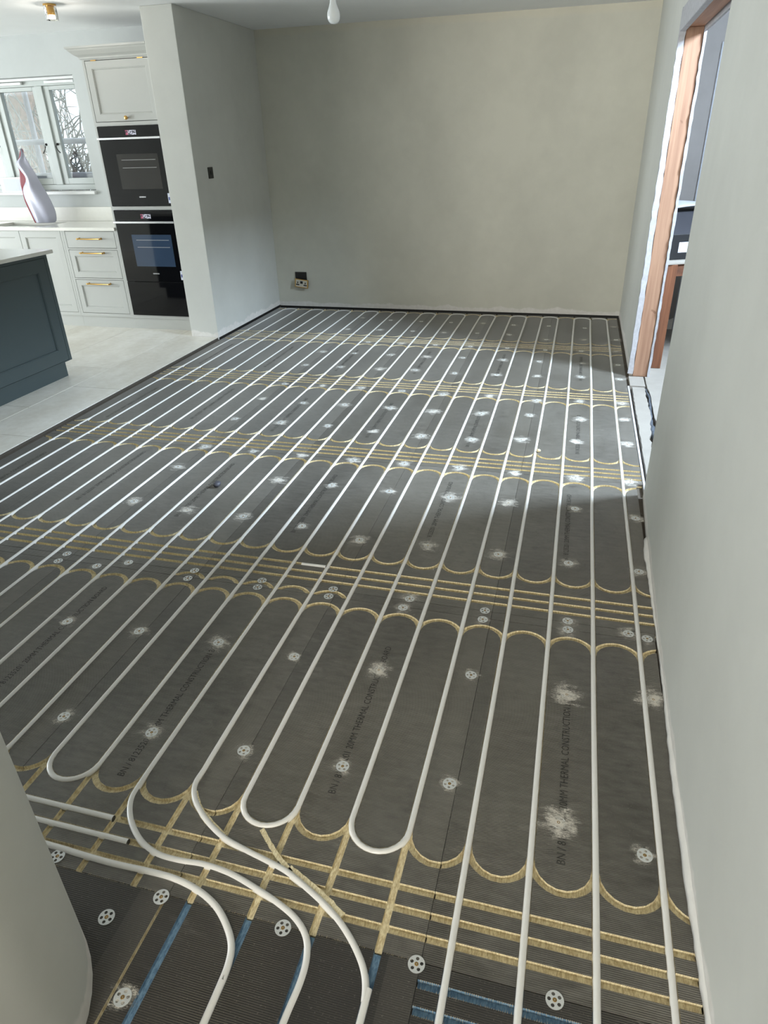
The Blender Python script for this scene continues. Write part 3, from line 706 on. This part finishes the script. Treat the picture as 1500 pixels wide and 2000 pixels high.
def bar_handle(x0, x1, z, parent):
    y = YF - 0.030; mb = MB(); n = 12
    mb.tube([(x0, y, z), (x0+0.012, y, z), (x0+0.02, y, z), ((x0+x1)/2, y-0.001, z-0.001), (x1-0.02, y, z), (x1-0.012, y, z), (x1, y, z)], 0.005, 10, radii=[0.0065, 0.0085, 0.0055, 0.0062, 0.0055, 0.0085, 0.0065])
    for x in (x0+0.012, x1-0.012): mb.tube([(x, YF-0.0005, z), (x, YF-0.004, z), (x, y, z)], 0.006, 10, radii=[0.010, 0.006, 0.006])
    o = mb.build('handle', M['brass'], parent, smooth=True); o['label'] = 'brass bar handle'; return o
# tall oven housing
tc = empty('tall_cabinet', (-4.07, 5.09, ZT)); tag(tc, 'tall painted cabinet housing two black ovens beside the pier', 'cabinet')
TX0, TX1 = -4.398, -3.7465
bx('side_panel', TX0, TX0+0.018, 4.822, 5.395, ZT+0.10, 2.187, M['greige'], tc); bx('side_panel', TX1-0.018, TX1, 4.822, 5.395, ZT+0.10, 2.187, M['greige'], tc)
bx('back_panel', TX0+0.018, TX1-0.018, 5.38, 5.395, ZT+0.10, 2.187, M['greige'], tc)
bx('stile', TX0, -4.3765, YF, 4.822, 0.118, 2.187, M['greige'], tc); bx('stile', -3.7685, TX1, YF, 4.822, 0.118, 2.187, M['greige'], tc)
for z0, z1 in ((0.118, 0.147), (1.064, 1.093), (1.711, 1.740), (2.177, 2.187)): bx('rail', -4.3765, -3.7685, YF, 4.822, z0, z1, M['greige'], tc)
for z0 in (1.071, 1.715): bx('shelf', TX0+0.018, TX1-0.018, 4.822, 5.38, z0, z0+0.018, M['greige'], tc)
bx('plinth', TX0, TX1, 4.815, 4.833, ZT, 0.122, M['greige'], tc)
dr = shaker('door', front, -4.3725, -3.7725, 1.744, 2.173, 0.052, M['greige'], tc)
kb = MB().lathe([(0.0, 0.0), (0.007, 0.0), (0.006, 0.012), (0.015, 0.018), (0.016, 0.026), (0.010, 0.031), (0.0, 0.032)], 16)
kb.v = [(x-4.07, YF - z, 1.767 + y) for x, y, z in kb.v]; kb.f = [f[::-1] for f in kb.f]
o = kb.build('knob', M['brass'], dr, smooth=True); o['label'] = 'small brass knob'
for x in (-4.29, -3.86): bx('hinge', x-0.025, x+0.025, YF-0.004, YF+0.004, 2.171, 2.178, M['brass'], dr)
cor = MB(); prof = [(0, 2.187), (0.012, 2.187), (0.016, 2.20), (0.040, 2.215), (0.066, 2.240), (0.074, 2.252), (0.082, 2.254), (0.082, 2.268), (0, 2.268)]
vs = []; n = len(prof)
for (d, z) in prof: vs += [(TX0-d, 5.395, z), (TX0-d, YF-d, z), (TX1, YF-d, z)]
fs = []
for i in range(n-1):
    for k in range(2): fs.append((i*3+k, i*3+k+1, (i+1)*3+k+1, (i+1)*3+k))
fs += [(0, (n-1)*3, (n-1)*3+1, 1), (1, (n-1)*3+1, (n-1)*3+2, 2)]
o = cor.add(vs, fs).build('cornice', M['greige'], tc)
bx('cornice_top', TX0, TX1, YF, 5.395, 2.187, 2.262, M['greige'], tc)

logo = text_mesh('SIEMENS', 0.014, 'logo', 0.064, 0.0004); logo.materials.append(M['steel'])
def oven(z0, z1, label, hz):
    ox0, ox1 = -4.372, -3.773; yf = 4.786
    t = empty('oven', ((ox0+ox1)/2, 5.06, z0)); tag(t, label, 'oven', 'built-in ovens')
    bx('body', ox0+0.02, ox1-0.02, 4.812, 5.34, z0+0.012, z1-0.012, M['black'], t)
    bx('control_panel', ox0, ox1, yf, 4.799, hz+0.0085, z1, M['blackglass'], t, 0.0015)
    d = bx('oven_door', ox0, ox1, yf-0.003, 4.799, z0, hz-0.0085, M['blackglass'], t, 0.0015)
    h = MB().box(ox0, ox1, yf-0.030, yf-0.004, hz-0.008, hz+0.008).build('handle', M['steel'], d, bevel=0.002); h['label'] = 'silver handle rail'
    MB().box(-4.105, -4.005, yf-0.0012, yf-0.0002, z1-0.066, z1-0.031).build('display', M['screen'], t)['label'] = 'small lit display'
    wb, wt = (z0+0.135, z0+0.405) if z1-z0 < 0.62 else (z0+0.14, z0+0.41)
    wd = MB().box(-4.232, -3.834, yf-0.0038, yf-0.0032, wb, wt).build('viewing_window', M['ovenwin'] if z0 > 1 else M['ovenwin_reflection'], d)
    mb = MB(); 
    for zz in (wt-0.045, wt-0.105): mb.tube([(-4.19, yf-0.0042, zz), (-3.86, yf-0.0042, zz)], 0.0014, 6)
    mb.build('rack', M['steel'], d)
    lo = bpy.data.objects.new('logo', logo); link(lo, d, (-4.080, yf-0.0036, z0+0.072)); lo.rotation_euler = (PI/2, 0, 0)
    st = MB().box(-3.800, -3.7735, yf-0.0040, yf-0.0034, z0+0.022, z0+0.100).build('sticker', M['sleeve'], d)
    MB().box(-3.795, -3.776, yf-0.0044, yf-0.0041, z0+0.045, z0+0.07).build('sticker_print', M['blueink'], d)
    return t
oven(1.0965, 1.7085, 'upper black glass oven under the painted top cupboard', 1.618)
oven(0.4575, 1.0615, 'lower black glass oven with blue reflection painted on its window above the warming drawer', 0.966)
wd = empty('warming_drawer', (-4.07, 5.06, 0.149)); tag(wd, 'plain black glass warming drawer below the lower oven', 'drawer')
bx('drawer_front', -4.372, -3.773, 4.783, 4.799, 0.149, 0.4545, M['blackglass'], wd, 0.0015); bx('body', -4.35, -3.795, 4.812, 5.34, 0.152, 0.44, M['black'], wd)

# base units
def base_unit(x0, x1, label, group=None):
    t = empty('base_cabinet', ((x0+x1)/2, 5.1, ZT)); tag(t, label, 'cabinet', group)
    bx('carcass', x0, x1, 4.823, 5.395, 0.12, 0.892, M['greige'], t)
    bx('plinth', x0, x1, 4.815, 4.8228, ZT, 0.119, M['greige'], t)
    return t
du = base_unit(-4.9735, -4.3985, 'painted drawer cabinet with three brass handles next to the ovens')
bx('stile', -4.9735, -4.947, YF, 4.8228, 0.12, 0.892, M['greige'], du); bx('stile', -4.421, -4.3985, YF, 4.8228, 0.12, 0.892, M['greige'], du)
for z0, z1 in ((0.12, 0.1485), (0.4615, 0.4745), (0.7275, 0.7405), (0.8885, 0.892)): bx('rail', -4.947, -4.421, YF, 4.8228, z0, z1, M['greige'], du)
for (z0, z1, fl, hz) in ((0.743, 0.886, True, 0.824), (0.477, 0.725, False, 0.701), (0.151, 0.459, False, 0.426)):
    d = shaker('drawer', front, -4.9435, -4.4245, z0+0.001, z1-0.001, 0.050, M['greige'], du, flatp=fl); bar_handle(-4.812, -4.557, hz, d)
for (xa, xb, lab) in ((-5.970, -4.975, 'painted double door sink cabinet left of the drawers'),):
    u = base_unit(xa, xb, lab)
    bx('stile', xa, xa+0.02, YF, 4.8228, 0.12, 0.892, M['greige'], u); bx('stile', xb-0.02, xb, YF, 4.8228, 0.12, 0.892, M['greige'], u)
    bx('rail', xa+0.02, xb-0.02, YF, 4.8228, 0.12, 0.1505, M['greige'], u)
    mid = (xa+xb)/2+0.02
    shaker('door', front, xa+0.0225, mid-0.0015, 0.153, 0.890, 0.056, M['greige'], u); shaker('door', front, mid+0.0015, xb-0.0225, 0.153, 0.890, 0.056, M['greige'], u)
# worktop with the sink cut out of it
wt = MB(); 
for (a, b_, c, d) in ((-5.25, -4.3995, 4.782, 5.395), (-6.97, -5.90, 4.782, 5.395), (-5.90, -5.25, 4.782, 4.88), (-5.90, -5.25, 5.26, 5.395)): wt.box(a, b_, c, d, 0.8935, 0.920)
o = wt.build('worktop', M['quartz']); tag(o, 'white stone worktop with sink cutout under the window', 'worktop')
o = bx('upstand', -6.97, -4.3995, 5.377, 5.3985, 0.9205, 1.048, M['quartz'], None, 0.002); tag(o, 'white stone upstand along the kitchen wall below the window', 'upstand')

# island
isl = empty('kitchen_island', (-4.5, 2.4, ZT)); tag(isl, 'dark green grey kitchen island with panelled end', 'kitchen island')
IX, IY = -4.0, 3.378
side = lambda a, b, d: (IX + d, a, b)
bx('carcass', -4.95, IX-0.024, 0.9, IY-0.004, 0.132, 0.892, M['green'], isl)
bx('plinth', -4.90, -4.035, 0.95, 3.335, ZT, 0.131, M['green'], isl)
bx('stile', IX-0.0238, IX, IY-0.030, IY, 0.132, 0.892, M['green'], isl, 0.001)
bx('rail', IX-0.0238, IX, 0.9, IY-0.0302, 0.872, 0.892, M['green'], isl); bx('rail', IX-0.0238, IX, 0.9, IY-0.0302, 0.132, 0.138, M['green'], isl)
for (a, b_) in ((2.30, IY-0.0325), (1.2, 2.297)):
    shaker('end_panel', side, a, b_, 0.140, 0.870, 0.085, M['green'], isl, dep=0.012)
o = bx('island_worktop', -5.0, -3.978, 0.87, 3.428, 0.8930, 0.918, M['quartz'], None, 0.002); tag(o, 'white stone slab on top of the dark island', 'worktop')

# ------------------------------------------------------------------ kitchen window
win = empty('window_1', (-5.75, 5.55, 1.19)); win['kind'] = 'structure'
yw0, yw1 = 5.515, 5.575
mb = MB(); mb.box(WX0, WX1, yw0, yw1, 2.085, WZ1); mb.box(WX0, WX1, yw0, yw1, 1.195, 1.245); mb.box(WX0, WX0+0.05, yw0, yw1, 1.245, 2.085); mb.box(WX1-0.05, WX1, yw0, yw1, 1.245, 2.085)
mb.build('window_frame', M['uPVC'], win, bevel=0.003)
for xm in (-5.432, -5.99): bx('mullion', xm-0.040, xm+0.040, yw0-0.012, yw1, 1.245, 2.085, M['uPVC'], win, 0.004)
for (a, b_) in ((-5.392, -5.0), (-5.95, -5.472), (-6.5, -6.03)):
    mb = MB(); ya, yb = yw0+0.004, yw1-0.004; f = 0.042; mb.box(a, a+f*1.5, ya, yb, 1.247, 2.083); mb.box(b_-f, b_, ya, yb, 1.247, 2.083); mb.box(a+f*1.5, b_-f, ya, yb, 1.247, 1.302); mb.box(a+f*1.5, b_-f, ya, yb, 2.050, 2.083)
    cs = mb.build('casement', M['uPVC'], win, bevel=0.003)
    bx('pane', a+f*1.5-0.003, b_-f+0.003, 5.543, 5.547, 1.299, 2.053, M['glass'], cs)
    xh = a+0.03 if a > -5.4 else b_-0.02
    hb = MB(); hb.tube([(xh, ya, 1.60), (xh, ya-0.012, 1.60)], 0.011, 10); sg = 1 if a > -5.4 else -1
    hb.tube([(xh, ya-0.014, 1.605), (xh-sg*0.004, ya-0.03, 1.58), (xh+sg*0.01, ya-0.034, 1.55), (xh+sg*0.034, ya-0.034, 1.525)], 0.005, 8)
    hb.build('handle', M['iron'], cs, smooth=True)['label'] = 'dark iron casement handle'
bx('head_bead', WX0, WX1-0.002, 5.46, 5.514, 2.127, 2.150, M['whiteplastic'], win, 0.004)
for (a, b_) in ((-5.34, -5.02), (-6.1, -5.6)): bx('trickle_vent', a, b_, 5.485, 5.514, 2.100, 2.122, M['whiteplastic'], win, 0.003)
bx('window_sill', WX0-0.03, WX1+0.002, 5.365, 5.514, 1.161, 1.190, M['whiteplastic'], win, 0.006)
# hall window (lights the doorway)
hwn = empty('window_2', (2.26, 2.9, 2.5)); hwn['kind'] = 'structure'
mb = MB(); mb.box(2.23, 2.29, 2.45, 2.51, 2.5, 3.4); mb.box(2.23, 2.29, 3.28, 3.34, 2.5, 3.4); mb.box(2.23, 2.29, 2.51, 3.28, 2.5, 2.56); mb.box(2.23, 2.29, 2.51, 3.28, 3.34, 3.4); mb.build('window_frame', M['uPVC'], hwn)
bx('pane', 2.258, 2.262, 2.505, 3.285, 2.555, 3.345, M['glass'], hwn)

# ------------------------------------------------------------------ things on the worktop and sill
bag = empty('plastic_bag', (-5.47, 5.22, 0.92)); tag(bag, 'twisted silver white plastic wrapper with dark red reverse standing on the worktop', 'bag')
rows = [(-5.501,-5.484,-5.501,1.571),(-5.493,-5.476,-5.527,1.528),(-5.536,-5.467,-5.542,1.486),(-5.605,-5.455,-5.605,1.453),(-5.582,-5.444,-5.582,1.418),(-5.555,-5.422,-5.572,1.378),(-5.517,-5.407,-5.59,1.334),(-5.526,-5.393,-5.602,1.29),(-5.576,-5.378,-5.605,1.246),(-5.592,-5.364,-5.598,1.215),(-5.594,-5.342,-5.606,1.156),(-5.575,-5.322,-5.599,1.088),(-5.556,-5.308,-5.574,1.019),(-5.54,-5.321,-5.558,0.959),(-5.528,-5.340,-5.546,0.9225)]
def bag_sheet(name, mat, red):
    nt_ = 10; vs = []; fs = []; w = nt_+1
    for j, (xl, xr, xd, z) in enumerate(rows):
        s1 = j/(len(rows)-1)
        for k in range(w):
            t = k/nt_
            if red: x = xd + (max(xl, xd)+0.022 - xd)*t; y = 5.1535 + 0.004*t
            else: x = xl + (xr-xl)*t; y = 5.15 + 0.06*t*s1 - 0.05*math.sin(PI*t)*min(1, s1*2) - 0.014*math.sin(8*t - 6*s1)*math.sin(PI*t)
            vs.append((x, y, z))
    for j in range(len(rows)-1):
        for k in range(nt_): fs.append((j*w+k, (j+1)*w+k, (j+1)*w+k+1, j*w+k+1))
    o = MB().add(vs, fs).build(name, mat, bag, smooth=True)
    sm = o.modifiers.new('t', 'SOLIDIFY'); sm.thickness = 0.002; sm.offset = -1
    sb = o.modifiers.new('s', 'SUBSURF'); sb.levels = 1; sb.render_levels = 1
    return o
bag_sheet('front_film', M['film'], False)
bag_sheet('red_reverse', M['red'], True)
bk = empty('white_box', (-5.85, 5.43, 1.19)); tag(bk, 'open white carton on the window sill at the left edge', 'box')
mb = MB(); mb.box(-6.03, -5.735, 5.375, 5.379, 1.1905, 1.322); mb.box(-6.03, -5.735, 5.47, 5.474, 1.1905, 1.322); mb.box(-6.03, -6.026, 5.379, 5.47, 1.1905, 1.322); mb.box(-5.739, -5.735, 5.379, 5.47, 1.1905, 1.322); mb.box(-6.026, -5.739, 5.379, 5.47, 1.1905, 1.195)
mb.build('carton', M['whiteplastic'], bk)
bx('label_panel', -5.99, -5.775, 5.3735, 5.3748, 1.196, 1.308, M['sleeve'], bk)

# ------------------------------------------------------------------ electrical fittings
sw = empty('wall_switch', (XL, 4.868, 1.30)); tag(sw, 'dark metal switch plate on the grey pier wall', 'switch')
bx('plate', XL+0.0005, XL+0.007, 4.826, 4.909, 1.301, 1.387, M['grey_switch'], sw, 0.002); bx('rocker', XL+0.0072, XL+0.011, 4.858, 4.876, 1.33, 1.358, M['black'], sw, 0.001)
sk = empty('wall_socket', (-3.12, YB, 0.2)); tag(sk, 'brass double socket hanging askew out of the back wall near the corner', 'socket')
ang = math.radians(-7)
def rotp(px, pz, cx_, cz_): c, s = math.cos(ang), math.sin(ang); return (cx_ + (px-cx_)*c - (pz-cz_)*s, cz_ + (px-cx_)*s + (pz-cz_)*c)
def skbox(name, x0, x1, y0, y1, z0, z1, mat, bev=0.0):
    mb = MB().box(x0, x1, y0, y1, z0, z1); mb.v = [(*(lambda q: (q[0], v[1], q[1]))(rotp(v[0], v[2], -3.125, 0.245)),) for v in mb.v]
    return mb.build(name, mat, sk, bevel=bev)
skbox('face_plate', -3.200, -3.052, YB-0.046, YB-0.038, 0.203, 0.289, M['brass'], 0.002)
skbox('insert', -3.188, -3.064, YB-0.0475, YB-0.0462, 0.212, 0.280, M['quartz_edge'])
skbox('backing', -3.192, -3.06, YB-0.037, YB-0.014, 0.211, 0.281, M['black'])
for x in (-3.168, -3.084):
    skbox('pin_slot', x-0.005, x+0.005, YB-0.0488, YB-0.0477, 0.243, 0.262, M['black']); skbox('pin_slot', x-0.018, x+0.018, YB-0.0488, YB-0.0477, 0.226, 0.238, M['black'])
skbox('switch_rocker', -3.14, -3.112, YB-0.0498, YB-0.0477, 0.246, 0.27, M['black'])
bx('back_box', -3.204, -3.078, YB-0.010, YB-0.0005, 0.262, 0.357, M['iron'], sk, 0.002)
# ceiling spot
for (sx_, sy_, lab_) in ((-4.212, 4.29, 'small lit brass and clear glass ceiling spot above the ovens'),):
    sp = empty('ceiling_spot', (sx_, sy_, 2.37)); tag(sp, lab_, 'ceiling light')
    cc = (sx_, sy_, 0)
    MB().lathe([(0.0, 2.4695), (0.045, 2.4695), (0.045, 2.458), (0.0, 2.458)], 20, cc).build('ceiling_plate', M['brass'], sp, smooth=False)
    MB().lathe([(0.0, 2.457), (0.026, 2.457), (0.026, 2.405), (0.0, 2.405)], 16, cc).build('lamp_holder', M['brass'], sp)
    MB().lathe([(0.044, 2.4575), (0.044, 2.375), (0.042, 2.375), (0.042, 2.4575)], 20, cc).build('glass_shade', M['clearglass'], sp, smooth=True)
    MB().lathe([(0.0, 2.404), (0.022, 2.404), (0.028, 2.385), (0.0, 2.385)], 16, cc).build('lamp', M['lit'], sp)
    l = bpy.data.lights.new('spot_bulb', 'POINT'); l.energy = 3; l.color = (1.0, 0.93, 0.84); l.shadow_soft_size = 0.025
    lo_ = bpy.data.objects.new('spot_bulb', l); link(lo_, sp, (sx_, sy_, 2.345))
# pendant bulb
bc = (-1.575, 2.83, 0)
pb = empty('pendant_bulb', (bc[0], bc[1], 2.02)); tag(pb, 'bare frosted pear shaped bulb hanging from the ceiling', 'light bulb')
bz = 2.030
MB().lathe([(0.0, bz), (0.012, bz+0.001), (0.022, bz+0.007), (0.029, bz+0.018), (0.031, bz+0.032), (0.029, bz+0.047), (0.022, bz+0.064), (0.016, bz+0.080), (0.0135, bz+0.095)], 24, bc).build('bulb', M['bulb'], pb, smooth=True)
MB().lathe([(0.0135, bz+0.095), (0.018, bz+0.097), (0.018, bz+0.14), (0.006, bz+0.15), (0.003, bz+0.152), (0.003, 2.44), (0.045, 2.445), (0.045, 2.4695)], 16, bc).build('lamp_holder', M['whiteplastic'], pb, smooth=False)

# ------------------------------------------------------------------ loose bits on the floor
def pebble(name, c, r, mat, label, cat, sq=(1, 1, 0.8), seed=1):
    rnd = random.Random(seed); bm = bmesh.new(); bmesh.ops.create_icosphere(bm, subdivisions=2, radius=1)
    for v in bm.verts:
        k = 1+rnd.uniform(-0.08, 0.08); v.co = Vector((v.co.x*r*sq[0]*k, v.co.y*r*sq[1]*k, v.co.z*r*sq[2]*k + r*sq[2]))
    me = bpy.data.meshes.new(name); bm.to_mesh(me); bm.free(); me.materials.append(mat)
    for p in me.polygons: p.use_smooth = True
    o = bpy.data.objects.new(name, me); link(o, None, c); return tag(o, label, cat)
pebble('stone', (-2.0, 1.835, -0.001), 0.020, M['stone'], 'small dark grey stone lying on the board beside a pipe', 'stone', (0.9, 1.3, 0.75), 3)
pebble('foam_crumb', (-0.434, 2.605, 0.0), 0.012, M['foam'], 'small yellowish foam crumb lying between two pipes', 'crumb', (1, 0.8, 0.8), 5)

# ------------------------------------------------------------------ hall: workbench with a black carton
wb = empty('workbench', (0.31, 4.36, 0)); tag(wb, 'rough brown timber workbench behind the door stud', 'workbench')
wb.rotation_euler = (0, 0, 0)
bx('leg', 0.268, 0.345, 4.34, 4.40, 0.003, 0.735, M['dark_wood'], wb, 0.003); bx('leg', 1.10, 1.17, 4.72, 4.78, 0.003, 0.735, M['dark_wood'], wb, 0.003); bx('leg', 0.30, 0.37, 5.20, 5.26, 0.003, 0.735, M['dark_wood'], wb, 0.003); bx('leg', 1.10, 1.17, 5.20, 5.26, 0.003, 0.735, M['dark_wood'], wb, 0.003)
mb = MB(); mb.prism([(0.346, 4.37), (1.12, 4.74), (1.11, 4.765), (0.337, 4.395)], 0.655, 0.734); mb.build('rail', M['dark_wood_y'], wb)
mb = MB(); mb.prism([(0.257, 4.31), (1.25, 4.79), (1.25, 5.35), (0.257, 5.35)], 0.736, 0.752); mb.build('bench_top', M['hall_screed'], wb, bevel=0.002)
ct = empty('black_carton', (0.6, 4.85, 0.752)); tag(ct, 'black carton with white labels standing on the workbench', 'box')
base = [(0.275, 4.42), (1.05, 4.80), (1.05, 5.25), (0.275, 5.25)]
mb = MB(); mb.prism(base, 0.753, 0.92); mb.build('carton_body', M['black'], ct, bevel=0.003)
top = [(0.285, 4.66), (1.0, 4.98), (1.0, 5.22), (0.285, 5.22)]
mb = MB(); n = 4; mb.add([(x, y, 0.9205) for x, y in base] + [(x, y, 1.04) for x, y in top], [(0, 1, 5, 4), (1, 2, 6, 5), (2, 3, 7, 6), (3, 0, 4, 7), (4, 5, 6, 7), (3, 2, 1, 0)]); mb.build('carton_lid', M['blacklid'], ct)
d = Vector((0.775, 0.38)).normalized(); nrm = Vector((d.y, -d.x))
def lab(s0, s1, z0, z1, mat):
    o0 = Vector(base[0]) + nrm*0.0012; a = o0 + d*s0; b_ = o0 + d*s1; a2, b2 = a + nrm*0.001, b_ + nrm*0.001
    MB().prism([(a.x, a.y), (a2.x, a2.y), (b2.x, b2.y), (b_.x, b_.y)], z0, z1).build('label_sticker', mat, ct)
lab(0.075, 0.145, 0.80, 0.868, M['sleeve']); lab(0.165, 0.23, 0.81, 0.85, M['sleeve'])
ps = MB(); w = 7; vs = []; fs = []
for i in range(w):
    for k in range(w):
        s_, t = i/(w-1), k/(w-1); x = 0.262 + 0.66*s_; y = 4.64 + 0.34*s_ + 0.40*t*(1-0.3*s_)
        vs.append((x, y, 1.046 + 0.02*math.sin(4*s_+3*t) + 0.035*t + 0.02))
for i in range(w-1):
    for k in range(w-1): fs.append((i*w+k, (i+1)*w+k, (i+1)*w+k+1, i*w+k+1))
o = ps.add(vs, fs).build('dust_sheet', M['plasterboard'], None, smooth=True); sm = o.modifiers.new('t', 'SOLIDIFY'); sm.thickness = 0.004
tag(o, 'pale rumpled sheet on top of the black carton in the hall', 'sheet')

# ------------------------------------------------------------------ outside the kitchen window
struct(bx('ground', -16, -1, 5.8, 24, -0.6, -0.4, M['lawn']))
def tree(name, base, h, r0, label, cat='tree'):
    t = empty(name, base); tag(t, label, cat); rnd = random.Random(11)
    b = Vector(base); n = 18; pts = []; rad = []
    for i in range(n):
        s_ = i/(n-1); pts.append(b + Vector((0.12*math.sin(2*s_)+0.10*s_, 0, h*s_))); rad.append(r0*(1.25-0.45*s_)*(1+rnd.uniform(-.05, .05)))
    MB().tube(pts, r0, 18, radii=rad).build('trunk', M['bark'], t, smooth=True)
    for k in range(9):
        z = rnd.uniform(0.45, 0.98)*h; a = rnd.uniform(0, 6.28); p0 = b + Vector((0.1, 0, z)); q = [p0]; dr_ = Vector((math.cos(a), abs(math.sin(a))*0.6+0.1, 0.25)).normalized()
        for j in range(7):
            dr_ = (dr_ + Vector((rnd.uniform(-.4, .4), rnd.uniform(-.1, .3), rnd.uniform(-.35, .3)))).normalized(); q.append(q[-1] + dr_*0.28)
        MB().tube(q, 0.02, 6, radii=[0.045, 0.035, 0.028, 0.022, 0.017, 0.012, 0.008, 0.004]).build('branch', M['twig'], t, smooth=True)
    return t
tree('tree', (-9.05, 9.3, -0.4), 5.2, 0.27, 'thick barked tree trunk outside the left window pane')
def shrub(name, c, w, h, n, label, seed):
    rnd = random.Random(seed); t = empty(name, c); tag(t, label, 'shrub', 'bare shrubs outside the window'); mb = MB()
    for k in range(n):
        q = [Vector((c[0]+rnd.uniform(-w, w)*0.6, c[1]+rnd.uniform(-.2, .2), c[2]))]; dr_ = Vector((rnd.uniform(-.7, .7), rnd.uniform(-.1, .1), 1)).normalized(); m = 9; st = h*rnd.uniform(0.6, 1.2)/m
        for j in range(m):
            dr_ = (dr_ + Vector((rnd.uniform(-.55, .55), -0.15*dr_.y+rnd.uniform(-.12, .12), rnd.uniform(-.25, .25)))).normalized(); q.append(q[-1]+dr_*st)
        mb.tube(q, 0.01, 5, radii=[0.020-0.0018*j for j in range(m+1)])
        for j in range(3, m):
            d2 = Vector((rnd.uniform(-1, 1), rnd.uniform(-.5, .5), rnd.uniform(-.3, .8))).normalized(); mb.tube([q[j], q[j]+d2*0.18, q[j]+d2*0.3+Vector((rnd.uniform(-.1, .1), 0, rnd.uniform(-.1, .1)))], 0.006, 4, radii=[0.009, 0.006, 0.003])
    mb.build('branches', M['twig'], t, smooth=True)
shrub('shrub', (-6.95, 7.55, -0.4), 0.75, 3.6, 90, 'tangled bare shrub outside the right window pane', 4)
shrub('shrub', (-9.6, 11.6, -0.4), 1.6, 4.4, 60, 'bare shrub behind the tree trunk outside', 9)
for (pts, lab_) in (([(-6.41, 6.5, -0.4), (-6.41, 6.5, 4.5)], 'upright scaffold tube outside the left window pane'),
                    ([(-9, 6.44, 1.638), (-4.0, 6.44, 1.638)], 'upper horizontal scaffold tube outside the window'),
                    ([(-9, 6.44, 1.30), (-4.0, 6.44, 1.30)], 'lower horizontal scaffold tube outside the window')):
    o = MB().tube(pts, 0.03, 14).build('scaffold_tube', M['scaffold'], None, smooth=True); smooth_sharp(o, 50); tag(o, lab_, 'scaffold tube', 'scaffold outside')
